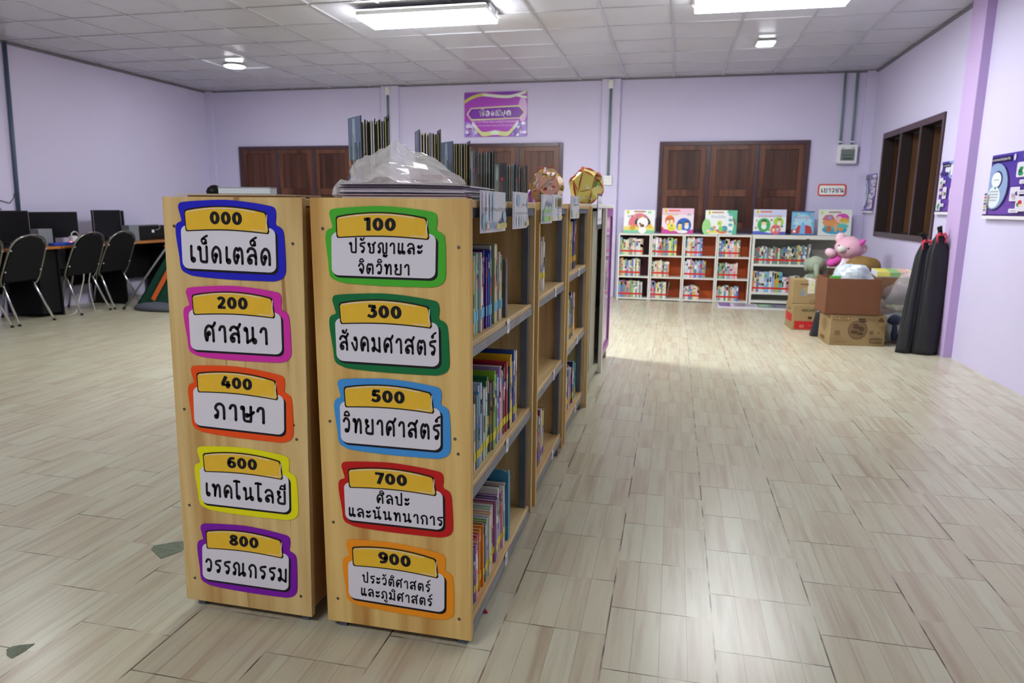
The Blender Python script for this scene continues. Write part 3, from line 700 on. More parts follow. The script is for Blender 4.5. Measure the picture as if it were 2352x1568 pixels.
for yy in (4.13, 5.58):
    for xx in (-0.87, -0.51):
        m = MB(); m.box((xx - 0.015, yy - 0.015, 0), (xx + 0.015, yy + 0.015, 0.05)); part(m, 'foot', OLIVE, t)
# front plank leaning against the cabinet's near side
m = MB(); m.box((-0.9, 4.076, 0.0), (-0.47, 4.096, 1.2)); single(m, 'wooden_board', PINE_EDGE, 'pale upright board between the third bookcase and the metal cabinet', 'board', bevel=0.002)

# ------------------------------------------------------------------ category signs on the two end panels
OUT = [(-.02, 1.44), (-.008, 1.53), (.04, 1.575), (.25, 1.62), (.5, 1.645), (.75, 1.60), (.93, 1.54), (.985, 1.505), (1.005, 1.44), (1.01, 1.3), (1.005, 1.12), (1.05, 1.05), (1.08, .95), (1.092, .6), (1.096, .15), (1.088, -.02), (1.055, -.13), (.99, -.195), (.9, -.21), (.5, -.215), (.15, -.18), (.05, -.13), (-.02, -.02), (-.035, .3), (-.058, .75), (-.058, .98), (-.035, 1.08), (.008, 1.13), (0, 1.25)]
def rr(u0, v0, u1, v1, ru, rv):
    p = []
    for cx, cy, a in ((u1 - ru, v0 + rv, -90), (u1 - ru, v1 - rv, 0), (u0 + ru, v1 - rv, 90), (u0 + ru, v0 + rv, 180)): p += arc(cx, cy, ru, a, a + 90, 5, rv)
    return p
def plate(g, gv):
    P = []
    for i in range(9):
        s_ = i / 8; P.append((.06 - g + s_ * (.85 + 2 * g - .06 + .05), 1.37 + gv + .11 * math.sin(PI * s_) ** .9 - .005 * s_))
    Q = []
    for i in range(9):
        s_ = i / 8; Q.append((.935 + g - .02 - s_ * (.84 + 2 * g), .915 - gv + .05 * math.sin(PI * s_)))
    # round the corners a little
    P[0] = (P[0][0] + .012, P[0][1] + .0); P[-1] = (P[-1][0] - .008, P[-1][1])
    return list(reversed(P + [(P[-1][0] + .014, P[-1][1] - .05)] + [(Q[0][0] + .014, Q[0][1] + .05)] + Q + [(Q[-1][0] - .012, Q[-1][1] + .05), (P[0][0] - .014, P[0][1] - .05)]))
SIGNS = {
 '000': ([(-1.2860, 1.1297), (-1.0057, 1.1255), (-1.2893, 1.0179)], '#1F1FC0', 'blue', [('เบ็ดเตล็ด', .09, .94, .18, .36)]),
 '200': ([(-1.2822, .9038), (-1.0026, .9048), (-1.2845, .7942)], '#D02FA6', 'pink', [('ศาสนา', .17, .84, .25, .38)]),
 '400': ([(-1.2871, .6863), (-1.0070, .6797), (-1.2921, .5767)], '#EC4E12', 'orange red', [('ภาษา', .24, .78, .26, .38)]),
 '600': ([(-1.2865, .4518), (-1.0058, .4520), (-1.2896, .3428)], '#E6E209', 'yellow', [('เทคโนโลยี', .06, .96, .24, .33)]),
 '800': ([(-1.2981, .2147), (-1.0180, .2147), (-1.3057, .1030)], '#7A0FA8', 'purple', [('วรรณกรรม', .04, .975, .25, .34)]),
 '100': ([(-.8480, 1.1192), (-.5689, 1.1186), (-.8509, 1.0126)], '#46B22B', 'light green', [('ปรัชญาและ', .18, .87, .56, .23), ('จิตวิทยา', .265, .75, .07, .23)]),
 '300': ([(-.8472, .8989), (-.5648, .8986), (-.8463, .7885)], '#06703B', 'dark green', [('สังคมศาสตร์', .04, .965, .28, .32)]),
 '500': ([(-.8427, .6756), (-.5619, .6766), (-.8434, .5647)], '#3F93DA', 'sky blue', [('วิทยาศาสตร์', .03, .985, .28, .34)]),
 '700': ([(-.8396, .4494), (-.5583, .4512), (-.8389, .3432)], '#BE1414', 'red', [('ศิลปะ', .34, .66, .56, .22), ('และนันทนาการ', .04, .99, .12, .22)]),
 '900': ([(-.8363, .2211), (-.5555, .2160), (-.8379, .1095)], '#F09418', 'amber', [('ประวัติศาสตร์', .155, .85, .50, .19), ('และภูมิศาสตร์', .135, .87, .13, .19)]),
}
YEL = hx('E9BC33'); YEL_M = mat('golden_card', YEL, 0.45, spec=0.3, var=0.04, vscale=40)
CARD = mat('white_card', hx('DCDAE4'), 0.5, spec=0.3)
for num, (pts, colr, cname, lines) in SIGNS.items():
    A, B, D = [Vector((p[0], 0, p[1])) for p in pts]
    U = B - A; V = A - D; O = D
    y0 = 1.6395
    def pt(u, v, lay, O=O, U=U, V=V): return (O.x + U.x * u + V.x * v, y0 - lay, O.z + U.z * u + V.z * v)
    def sheet(poly, lay, th, pt=pt):
        m_ = MB(); n = len(poly)
        m_.mesh([pt(p[0], p[1], lay) for p in poly] + [pt(p[0], p[1], lay - th) for p in poly], [tuple(range(n)), tuple(reversed(range(n, 2 * n)))] + [(i, i + n, (i + 1) % n + n, (i + 1) % n) for i in range(n)])
        return m_
    sg = thing('category_sign', '%s bordered sign numbered %s on the end of the %s bookcase' % (cname, num, 'left' if num in ('000', '200', '400', '600', '800') else 'right'), 'sign', pt(.5, -.215, 0.001))
    part(sheet(smooth_line(OUT + [OUT[0]], 3)[:-1], 0.0022, 0.002), 'backing_card', mat('card_' + cname.replace(' ', '_'), hx(colr), 0.45, spec=0.3), sg, label=cname + ' cut-out card')
    part(sheet(rr(.012, -.055, 1.022, .98, .07, .16), 0.0025, 0.0003), 'drop_shadow_print', INK, sg)
    part(sheet(rr(0, 0, 1, 1.03, .07, .16), 0.003, 0.0004), 'name_panel', CARD, sg)
    part(sheet(plate(.012, .03), 0.0034, 0.0003), 'number_plate_outline', INK, sg)
    np_ = part(sheet(plate(0, 0), 0.0038, 0.0003), 'number_plate', YEL_M, sg)
    m = MB()
    for i in range(10):
        s0, s1 = i / 10, (i + 1) / 10
        f = lambda s_: (.08 + s_ * .72, 1.35 + .11 * math.sin(PI * (s_ * .86 + .03)) ** .9)
        a, b = f(s0), f(s1); m.poly([pt(a[0], a[1] - .018, .0041), pt(b[0], b[1] - .018, .0041), pt(b[0], b[1], .0041), pt(a[0], a[1], .0041)])
    m.poly([pt(.905, .97, .0041), pt(.912, .97, .0041), pt(.925, 1.33, .0041), pt(.917, 1.33, .0041)]); m.poly([pt(.76, .965, .0041), pt(.9, .95, .0041), pt(.9, .965, .0041), pt(.76, .978, .0041)])
    part(m, 'highlight_line', CARD, np_)
    m = MB(); k = .33 / (3 * .97 - .16)
    stroke_text(m, num, lambda x, y: pt(.325 + x * k, 1.072 + y * .305, .0043), .33, cap=False, sq=.68)
    part(m, 'number_lettering', INK, np_)
    m = MB()
    for (s_, u0, u1, vb, xh) in lines:
        k = (u1 - u0) / text_len(s_)
        stroke_text(m, s_, lambda x, y, u0=u0, k=k, vb=vb, xh=xh: pt(u0 + x * k, vb + y * xh, .0034), .2 if xh > .25 else .2)
    part(m, 'name_lettering', INK, sg)

# ------------------------------------------------------------------ books
BCOL = {'yellow': '#E8C21C', 'white': '#E6E6E2', 'purple': '#5B2A86', 'blue': '#2B56B8', 'sky blue': '#6FB2E0', 'green': '#1F7A4A', 'lime': '#8CC63A', 'red': '#C4283A', 'maroon': '#8E1F3C', 'cream': '#E2D8BC', 'grey': '#8C8F94', 'black': '#23242A', 'orange': '#E88A1E', 'pink': '#E06A9E', 'teal': '#2F8C9A', 'lilac': '#A98AC8', 'navy': '#232A55', 'mint': '#A9D6C0', 'brown': '#8A6A4A', 'olive': '#7F8A55', 'peach': '#E8B99A', 'turquoise': '#44B4C8', 'pale blue': '#B8CDE8', 'pale yellow': '#E6E08A', 'slate': '#5E7A92'}
ORD = ['', 'first', 'second', 'third', 'fourth', 'fifth', 'sixth', 'seventh', 'eighth', 'ninth', 'tenth', 'eleventh', 'twelfth', 'thirteenth', 'fourteenth', 'fifteenth', 'sixteenth', 'seventeenth', 'eighteenth', 'nineteenth', 'twentieth', 'twenty first', 'twenty second', 'twenty third', 'twenty fourth', 'twenty fifth', 'twenty sixth', 'twenty seventh', 'twenty eighth', 'twenty ninth', 'thirtieth', 'thirty first', 'thirty second', 'thirty third', 'thirty fourth', 'thirty fifth', 'thirty sixth'] + ['thirty ' + w for w in ('seventh', 'eighth', 'ninth')] + ['fortieth'] + ['forty ' + w for w in ('first', 'second', 'third', 'fourth')]
def jit(c, a=0.08):
    k = 1 + random.uniform(-a, a); return (min(c[0] * k, 1), min(c[1] * k, 1), min(c[2] * k, 1), 1)
def book(O, T, D, th, depth, h, cname, label, group, stick=None, sz=(0.035, 0.062), lean=0.0, pages=True, accent=None, bands=True):
    """O: foot of the spine's left corner; T: along the shelf; D: inwards; the spine faces -D"""
    O, T, D = Vector(O), Vector(T), Vector(D); Z = Vector((0, 0, 1))
    if lean:
        rot = Matrix.Rotation(lean, 3, T.cross(Z)); T = rot @ T; Z = rot @ Z
    c = jit(hx(BCOL[cname])); m = MB()
    if not pages: c = tuple(c[i] * .8 + .55 * .2 for i in range(3)) + (1,)
    cv = min(0.0016, th * 0.2)
    m.fbox(O, T * th, D * cv, Z * h, c); m.fbox(O + D * cv, T * cv, D * (depth - cv), Z * h, c); m.fbox(O + D * cv + T * (th - cv), T * cv, D * (depth - cv), Z * h, c)
    e = -D * 0.0004
    if bands and th > 0.004:
        nb = random.choice((1, 2, 2, 3))
        for _ in range(nb):
            z0 = random.uniform(0.3, 0.85) * h; z1 = z0 + random.uniform(0.04, 0.28) * h; z1 = min(z1, h * 0.98)
            w0 = random.choice((0.15, 0.2, 0.0)); cc = hx(random.choice(['#F2F0EA', '#F2F0EA', '#2A2A33', '#D8B53A', '#C23A4A', '#4477BB', '#77AA77', '#E6C9D8']))
            a = O + e + T * (th * w0) + Z * z0
            m.poly([a, a + T * (th * (1 - 2 * w0)), a + T * (th * (1 - 2 * w0)) + Z * (z1 - z0), a + Z * (z1 - z0)] if T.cross(Z).dot(-D) > 0 else [a, a + Z * (z1 - z0), a + T * (th * (1 - 2 * w0)) + Z * (z1 - z0), a + T * (th * (1 - 2 * w0))], cc)
    if accent:
        a = O + e * 1.5 + Z * (h * accent[1]); zz = Z * (h * (accent[2] - accent[1]))
        m.poly([a, a + T * th, a + T * th + zz, a + zz], hx(accent[0]))
    org = O.copy()
    if pages:
        root = bpy.data.objects.new('book', None); COL.objects.link(root); root.location = O; root.empty_display_size = 0.02
        tag(root, label, 'book', group)
        o = link_mesh(m, 'cover', COVER, O); o.parent = root
        pg = MB(); pg.fbox(O + T * (cv * 1.02) + D * (cv * 1.02) + Z * 0.001, T * (th - cv * 2.04), D * (depth - cv - 0.003), Z * (h - 0.004))
        o = link_mesh(pg, 'pages', PAGES, O); o.parent = root
    else:
        m.fbox(O + T * cv + D * cv + Z * 0.001, T * (th - 2 * cv), D * (depth - cv - 0.003), Z * (h - 0.004), hx('E6E1D4'))
        root = link_mesh(m, 'book', COVER, O); root.location = O; tag(root, label, 'book', group)
    if stick:
        s = MB(); a = O - D * 0.0012 + Z * sz[0]; zz = Z * (sz[1] - sz[0])
        s.fbox(a - T * 0.0002, T * (th + 0.0004), D * 0.0008, zz, jit(hx(stick[1]), 0.05))
        o = link_mesh(s, 'spine_sticker', STICK, O, ); o.parent = root; o['label'] = stick[0] + ' sticker strip'
    return root
def row_y(cols, x, y, z, hs, where, group, stick, sz, ths, dep=(0.15, 0.17)):
    """books along a shelf of the right hand row, spines facing +x, running away from the camera"""
    n = len(cols)
    for i, c in enumerate(cols):
        th = ths[i] if isinstance(ths, list) else random.uniform(*ths)
        h = hs[i] if isinstance(hs, list) else random.uniform(*hs)
        dx = random.uniform(-0.006, 0.004)
        book((x + dx, y + th, z), (0, -1, 0), (-1, 0, 0), th - 0.0006, random.uniform(*dep), h, c, '%s book, %s from the near end, %s' % (c, ORD[i + 1], where), group, stick, sz)
        y += th
    return y
STK = {'b': ('light blue', '#63C3E6'), 'y': ('yellow', '#EDE22A'), 'o': ('golden yellow', '#E6B822'), 'p': ('violet', '#6A35A8'), 'r': ('red', '#D8261E')}
random.seed(5)
c1 = ['white', 'red', 'green', 'cream', 'blue', 'yellow', 'purple', 'yellow', 'sky blue', 'white', 'mint', 'peach', 'teal', 'white', 'red', 'maroon', 'grey', 'purple', 'purple', 'lilac', 'blue', 'blue', 'sky blue', 'slate', 'white', 'olive', 'white', 'pale yellow', 'green', 'green', 'pink', 'white', 'cream', 'lime', 'yellow'][5:]
h1 = [.205 + .018 * math.sin(i * 1.7) for i in range(len(c1))]
for i, v in ((24, .232), (25, .235), (26, .236), (27, .234), (30, .205), (32, .2), (33, .19), (34, .185), (23, .222)): h1[i - 5] = v
ye = row_y(c1, -0.515, 1.742, .8455, h1, 'top shelf of nearest bookcase', 'books with light blue stickers', STK['b'], (.036, .064), [.0122] * len(c1))
def bookend(O, w, h, d, m, label):
    b = MB(); x, y, z = O
    pr = [(0, 0), (w, 0), (w, h - .02), (w - .006, h - .006), (w - .02, h), (.02, h), (.006, h - .006), (0, h - .02)]
    b.prism(pr, (x - w, y + .003, z), (1, 0, 0), (0, 0, 1), .003); b.prism([(0, 0), (.03, 0), (.03, h - .03), (.02, h - .008), (.008, h), (0, h)], (x, y + .003, z), (0, 1, 0), (0, 0, 1), .002)
    return single(b, 'bookend', m, label, 'bookend', bevel=0.0006)
bookend((-.508, ye + .005, .8455), .13, .19, .0, mat('dark_grey_enamel', hx('62616A'), 0.4), 'dark grey metal bookend on the top shelf of the nearest bookcase')
c2 = ['pink', 'white', 'lime', 'cream', 'peach', 'cream', 'cream', 'black', 'grey', 'sky blue', 'pale blue', 'pale blue', 'black', 'white', 'mint', 'green', 'green', 'black', 'grey', 'olive', 'lime', 'lime', 'teal', 'pale blue', 'lilac', 'lilac', 'white', 'pink', 'cream', 'black', 'maroon', 'red', 'slate', 'navy', 'yellow', 'yellow', 'olive', 'white', 'blue', 'maroon', 'white'][5:]
h2 = [.225 + .014 * math.sin(i * 1.3) for i in range(len(c2))]
for i, v in ((3, .205), (4, .2), (5, .198), (6, .197), (7, .192), (9, .218), (10, .235), (38, .252), (39, .25), (40, .246), (30, .232), (31, .236), (34, .242), (35, .246)): h2[i - 5] = v
row_y(c2, -0.512, 1.755, .4575, h2, 'middle shelf of nearest bookcase', 'books with yellow stickers', STK['y'], (.03, .054), [.0153] * len(c2), (.16, .19))
c3 = ['white', 'red', 'green', 'white', 'white', 'lilac', 'blue', 'pink', 'peach', 'red', 'pink', 'orange', 'orange', 'orange', 'olive', 'slate', 'lime', 'pale blue', 'cream', 'peach', 'white', 'mint', 'white', 'maroon', 'lilac', 'purple', 'lilac', 'white', 'navy', 'white', 'pink', 'white', 'red', 'white'][6:]
h3 = [.155 + i * .0022 for i in range(len(c3))]
h3 = [v + .013 for v in h3]
for i in range(0, 9): h3[i] = .172 + i * .0032
for i, v in ((27, .232), (28, .23), (29, .215), (30, .2), (31, .215), (32, .21), (33, .215)): h3[i - 6] = v
ye = row_y(c3, -0.512, 1.76, .0625, h3, 'bottom shelf of nearest bookcase', 'books on the bottom shelf', STK['y'], (.034, .055), [.0142] * len(c3), (.14, .17))
bookend((-.506, ye + .006, .0625), .17, .255, .0, mat('blue_enamel', hx('3E93B8'), 0.4), 'blue metal bookend on the bottom shelf of the nearest bookcase')
row_y(['pale blue', 'sky blue', 'blue', 'white', 'cream', 'white', 'green', 'pale blue'], -.525, 2.76, .8505, (.195, .225), 'top shelf of second bookcase', 'few books in the second bookcase', STK['y'], (.05, .075), (.015, .019))
row_y(['cream', 'pink'], -.525, 2.725, .4805, (.17, .19), 'middle shelf of second bookcase', 'few books in the second bookcase', None, (0, 0), (.012, .014))
row_y(['black', 'black', 'slate', 'red', 'maroon', 'lilac', 'white', 'olive', 'pale yellow', 'brown'], -.52, 2.73, .1085, (.2, .235), 'bottom shelf of second bookcase', 'few books in the second bookcase', STK['p'], (.025, .055), (.0125, .018))
row_y(['mint', 'cream', 'white', 'teal', 'cream', 'yellow', 'blue', 'pale yellow', 'white', 'navy', 'navy', 'navy', 'navy', 'brown'], -.52, 3.47, .8705, (.235, .265), 'top shelf of third bookcase', 'books in the third bookcase', STK['o'], (.04, .07), (.022, .028))
row_y(['slate', 'white', 'pale blue', 'red', 'olive', 'green', 'black', 'grey', 'lilac', 'white', 'yellow'], -.52, 3.51, .5005, (.21, .25), 'middle shelf of third bookcase', 'books in the third bookcase', STK['o'], (.03, .06), (.024, .032))
row_y(['black', 'grey', 'white', 'black', 'white', 'blue', 'lilac', 'pink', 'navy', 'olive', 'teal', 'turquoise', 'turquoise'], -.52, 3.53, .1105, (.2, .26), 'bottom shelf of third bookcase', 'books in the third bookcase', STK['o'], (.03, .06), (.024, .032))

# ------------------------------------------------------------------ laminated cards hanging on the row's front edge
def hang(y0, y1, z0, z1, x, tilt, label, painter, bow=0.006):
    w = y1 - y0; h = z1 - z0
    m = MB(); n = 8
    f = lambda i: (x + tilt * (i / n - .5) + bow * math.sin(PI * i / n), y0 + w * i / n)
    top = [(f(i)[0], f(i)[1], z1) for i in range(n + 1)]
    t = thing('laminated_card', label, 'card', (x, (y0 + y1) / 2, z0))
    for i in range(n):
        a, b = f(i), f(i + 1); m.poly([(a[0], a[1], z0), (b[0], b[1], z0), (b[0], b[1], z1), (a[0], a[1], z1)], hx('E9EDF2')); m.poly([(a[0] - .001, a[1], z1), (b[0] - .001, b[1], z1), (b[0] - .001, b[1], z0), (a[0] - .001, a[1], z0)], hx('D0D4DA'))
    part(m, 'sheet', GLOSSY, t)
    A_ = Art((0, 0, 0), (0, 1, 0), (0, 0, 1)); painter(A_, w, h)
    def bend(v):
        s = v[1] / w; return (x + tilt * (s - .5) + bow * math.sin(PI * min(max(s, 0), 1)) + .0006 + v[0], y0 + v[1], z0 + v[2])
    A_.mb.v = [bend(v) for v in A_.mb.v]
    part(A_.mb, 'print', GLOSSY, t)
def p_500(a, w, h):
    a.rect(.04 * w, .03 * h, .97 * w, .97 * h, hx('DFEAF6'))
    for i, c in enumerate(('#E6DDF0', '#F0F4FA', '#D2DFF0', '#CBE6F2')): a.rect((.06 + .1 * i) * w, .3 * h, (.13 + .1 * i) * w, .96 * h, hx(c))
    a.ell(.1 * w, .28 * h, .06 * w, .2 * h, hx('9CCDD8')); a.ell(.88 * w, .36 * h, .1 * w, .18 * h, hx('A8D4EC'))
    a.poly([(.62 * w, .22 * h), (.72 * w, .36 * h), (.76 * w, .2 * h)], hx('4A3F78')); a.poly([(.8 * w, .2 * h), (.82 * w, .37 * h), (.87 * w, .2 * h)], hx('5A5F98'))
    for i in range(4): a.rect((.28 + .07 * i) * w, .1 * h, (.32 + .07 * i) * w, (.24 + .03 * (i % 2)) * h, hx('86AEDA'))
    a.poly([(.13 * w, .08 * h), (.22 * w, .06 * h), (.22 * w, .22 * h), (.13 * w, .26 * h)], hx('D8A65A')); a.rect(.145 * w, .1 * h, .205 * w, .21 * h, W_)
    a.rect(.47 * w, .08 * h, .95 * w, .21 * h, hx('EAE07A')); a.poly([(.66 * w, .21 * h), (.71 * w, .25 * h), (.74 * w, .21 * h)], hx('EAE07A'))
    a.text('หมวดวิทยาศาสตร์', .73 * w, .155 * h, .022 * h, K_, .34 * w); a.text('วิทยาศาสตร์', .78 * w, .105 * h, .02 * h, K_, .22 * w)
    a.text('500 - 599 หมวดวิทยาศาสตร์', .49 * w, .52 * h, .09 * h, K_, .93 * w)
def p_600(a, w, h):
    a.rect(.04 * w, .04 * h, .97 * w, .96 * h, hx('E6EAF8'))
    a.ell(.2 * w, .78 * h, .07 * w, .16 * h, hx('A8D0E2')); a.ell(.9 * w, .68 * h, .08 * w, .2 * h, hx('BFE2F4')); a.ell(.76 * w, .66 * h, .05 * w, .1 * h, hx('9CCBF0')); a.ell(.76 * w, .84 * h, .03 * w, .05 * h, hx('E89058'))
    for i in range(7): a.rect((.12 + .1 * i) * w, .08 * h, (.17 + .1 * i) * w, .36 * h, hx(('#F4F6FC', '#DCE6F2')[i % 2]))
    a.text('600-699', .42 * w, .62 * h, .08 * h, K_, .24 * w); a.text('หมวดวิทยาศาสตร์ประยุกต์และเทคโนโลยี', .5 * w, .4 * h, .06 * h, K_, .92 * w)
    a.ell(.83 * w, .24 * h, .06 * w, .05 * h, hx('E8A070')); a.rect(.52 * w, .06 * h, .96 * w, .19 * h, hx('EAE07A')); a.text('เทคโนโลยี', .78 * w, .13 * h, .02 * h, K_, .3 * w); a.text('วิทยาศาสตร์', .78 * w, .085 * h, .02 * h, K_, .26 * w)
def p_700(a, w, h):
    a.rect(.06 * w, .06 * h, .96 * w, .96 * h, hx('DDE6F0'))
    for i in range(6): a.poly([((.25 + .12 * i) * w, .6 * h), ((.3 + .12 * i) * w, (.8 + .1 * (i % 2)) * h), ((.35 + .12 * i) * w, .6 * h)], hx(('#8FA3B8', '#9A98D8')[i % 2]))
    for i in range(8): a.rect((.1 + .1 * i) * w, .38 * h, (.17 + .1 * i) * w, (.5 + .12 * (i % 3 == 1) + .14 * (i > 5)) * h, hx(('#8ED66A', '#B8E89A', '#6CC850')[i % 3]))
    a.rect(.08 * w, .27 * h, .95 * w, .37 * h, hx('EDEFF4')); a.text('700-799 หมวดศิลปะ', .5 * w, .3 * h, .05 * h, hx('5A5A6A'), .8 * w)
    a.rect(.08 * w, .08 * h, .4 * w, .26 * h, hx('9EDC7C')); a.rect(.5 * w, .08 * h, .93 * w, .24 * h, hx('EAE07A')); a.text('ศิลปะ', .7 * w, .14 * h, .04 * h, K_, .3 * w)
def p_800(a, w, h):
    a.rect(.06 * w, .06 * h, .96 * w, .96 * h, hx('E4E6EE'))
    for i, c in enumerate(('#B8C85A', '#8A6A4A', '#6C8A3A', '#D8A88A')): a.ell((.3 + .18 * i) * w, .7 * h, .07 * w, .2 * h, hx(c))
    a.text('800-899', .6 * w, .44 * h, .07 * h, K_, .5 * w); a.text('วรรณกรรม', .6 * w, .34 * h, .06 * h, K_, .55 * w)
    a.rect(.4 * w, .2 * h, .52 * w, .3 * h, hx('8FC4E8')); a.rect(.5 * w, .07 * h, .95 * w, .18 * h, hx('EAE07A'))
def p_900(a, w, h):
    a.rect(.06 * w, .06 * h, .96 * w, .96 * h, hx('DDDDEA')); a.ell(.3 * w, .8 * h, .12 * w, .12 * h, hx('B4CCE4')); a.ell(.8 * w, .82 * h, .14 * w, .1 * h, hx('B4D8EC'))
    a.text('900-999', .5 * w, .56 * h, .09 * h, hx('4A4652'), .6 * w); a.rect(.08 * w, .3 * h, .94 * w, .38 * h, hx('BDBCCB')); a.rect(.08 * w, .06 * h, .92 * w, .28 * h, hx('A9D48A')); a.rect(.5 * w, .08 * h, .66 * w, .26 * h, W_); a.rect(.7 * w, .08 * h, .94 * w, .2 * h, hx('E6DC7A'))
hang(1.705, 1.96, 1.122, 1.228, -.474, .004, 'laminated card reading 500 - 599 hanging on the nearest bookcase', p_500)
hang(2.032, 2.305, 1.124, 1.233, -.474, -.012, 'laminated card reading 600-699 hanging on the nearest bookcase', p_600, .012)
hang(2.525, 2.74, 1.13, 1.236, -.474, .004, 'laminated card with green meadow print on the second bookcase', p_700)
hang(2.755, 2.98, 1.137, 1.24, -.474, .004, 'laminated card with brown and green shapes, right of the meadow card', p_800)
hang(3.26, 3.535, 1.14, 1.245, -.474, .004, 'laminated grey and green card on the third bookcase', p_900)
# dark strip with white labels clipped to the metal cabinet
m = MB(); m.box((-.474, 4.38, 1.06), (-.471, 4.64, 1.28)); t = thing('label_strip', 'dark strip with white paper labels hanging on the metal cabinet', 'label', (-.4725, 4.51, 1.06)); part(m, 'strip', mat('dark_grey_card', hx('55565C'), 0.6), t)
a = Art((-.4705, 4.385, 1.09), (0, 1, 0), (0, 0, 1)); a.rect(0, 0, .25, .175, W_); a.text('หมวดหมู่', .125, .13, .016, hx('77788A'), .18); a.text('000-900', .125, .09, .016, hx('77788A'), .18); a.text('หนังสือ', .125, .02, .02, hx('9AB0AA'), .18); part(a.mb, 'paper_label', PAPER, t)

# ================================================================== THINGS ON TOP OF THE BOOKCASES
TOP = 1.204
# stack of magazines at the front of the right hand bookcase
random.seed(21)
MAGC = ['#6A5A78', '#E8E6EE', '#8A5A52', '#7A6A84', '#5C4A5E', '#4F4458', '#D8D6E2', '#6E5064', '#4A3C4C', '#5E5268', '#3E3444', '#54465C']
NM = 12
for i in range(NM):
    m = MB(); z = TOP + 0.0008 + i * 0.0033
    n = 14; x0 = -.845 + random.uniform(-.01, .008); x1 = -.5 + random.uniform(-.014, .008)
    y0 = 1.68 + random.uniform(0, .008); y1 = y0 + .24
    def zz(s, i=i): return -0.0016 * (i / NM) * max(0, (s - .55)) * 6 * (1.0 if i > 3 else 0.3)
    for k in range(n):
        s0, s1 = k / n, (k + 1) / n; a0, a1 = x0 + (x1 - x0) * s0, x0 + (x1 - x0) * s1; b0, b1 = z + zz(s0), z + zz(s1)
        c = jit(hx(MAGC[i]), .1); e = hx('DCDAE0'); th = .0024
        m.poly([(a0, y0, b0), (a1, y0, b1), (a1, y0, b1 + th * .45), (a0, y0, b0 + th * .45)], c); m.poly([(a0, y0, b0 + th * .45), (a1, y0, b1 + th * .45), (a1, y0, b1 + th), (a0, y0, b0 + th)], e if i % 2 else c)
        m.poly([(a0, y1, b0 + th), (a1, y1, b1 + th), (a1, y1, b1), (a0, y1, b0)], e)
        m.poly([(a0, y0, b0 + th), (a1, y0, b1 + th), (a1, y1, b1 + th), (a0, y1, b0 + th)], jit(hx('B9A6B4' if i < NM - 1 else 'A8685A'), .1)); m.poly([(a0, y1, b0), (a1, y1, b1), (a1, y0, b1), (a0, y0, b0)], c)
    m.poly([(x1, y0, z + zz(1)), (x1, y1, z + zz(1)), (x1, y1, z + zz(1) + .0024), (x1, y0, z + zz(1) + .0024)], hx('E6E6EC')); m.poly([(x0, y1, z), (x0, y0, z), (x0, y0, z + .0024), (x0, y1, z + .0024)], hx('D8D2D8'))
    single(m, 'magazine', GLOSSY, 'thin magazine, %s from the bottom of the stack under the clear bag' % ORD[i + 1], 'magazine', 'magazines stacked on the nearest bookcase')
# crumpled clear bag lying over the stack
def crumple(c, r, seed, zmin, seg=34, ring=22, amp=.16, fine=.06, skew=None, power=None):
    m = MB()
    def fn(d):
        p = Vector((d.x * 1.6 + seed, d.y * 1.6, d.z * 1.6)); k = 1 + amp * noise.noise(p)
        q_ = Vector((d.x * 4.5 + seed * 3, d.y * 4.5, d.z * 4.5)); k -= fine * abs(noise.noise(q_)) * 2.2
        return k
    m.blob(c, r, seg, ring, fn, zmin=zmin)
    if skew: m.v = [skew(v) for v in m.v]
    return m
m = crumple((-.735, 1.83, TOP + .04), (.15, .11, .09), 3.3, TOP + .0425, amp=.22, fine=.09, skew=lambda v: (v[0] - .01 + (.06 if v[0] > -.7 else 0) * (TOP + .12 - v[2]) / .1 * (v[0] + .7) * 8, v[1], v[2] + max(0, .022 - abs(v[0] + .735) * .5)))
t = thing('plastic_bag', 'crumpled clear plastic bag lying on the magazine stack', 'bag', (-.735, 1.83, TOP + .0425))
CLEAR = film('clear_polythene', (1, 1, 1, 1), .4, .09)
part(m, 'film', CLEAR, t)
m = crumple((-.72, 1.84, TOP + .045), (.125, .09, .055), 8.1, TOP + .043, seg=26, ring=16, amp=.3, fine=.14); part(m, 'inner_fold', CLEAR, t)
m = crumple((-.868, 1.76, TOP + .022), (.024, .05, .03), 6.2, TOP + .001, seg=16, ring=10, amp=.35, fine=.1); part(m, 'gathered_corner', film('milky_polythene', (.93, .95, .96, 1), .6, .15), t)

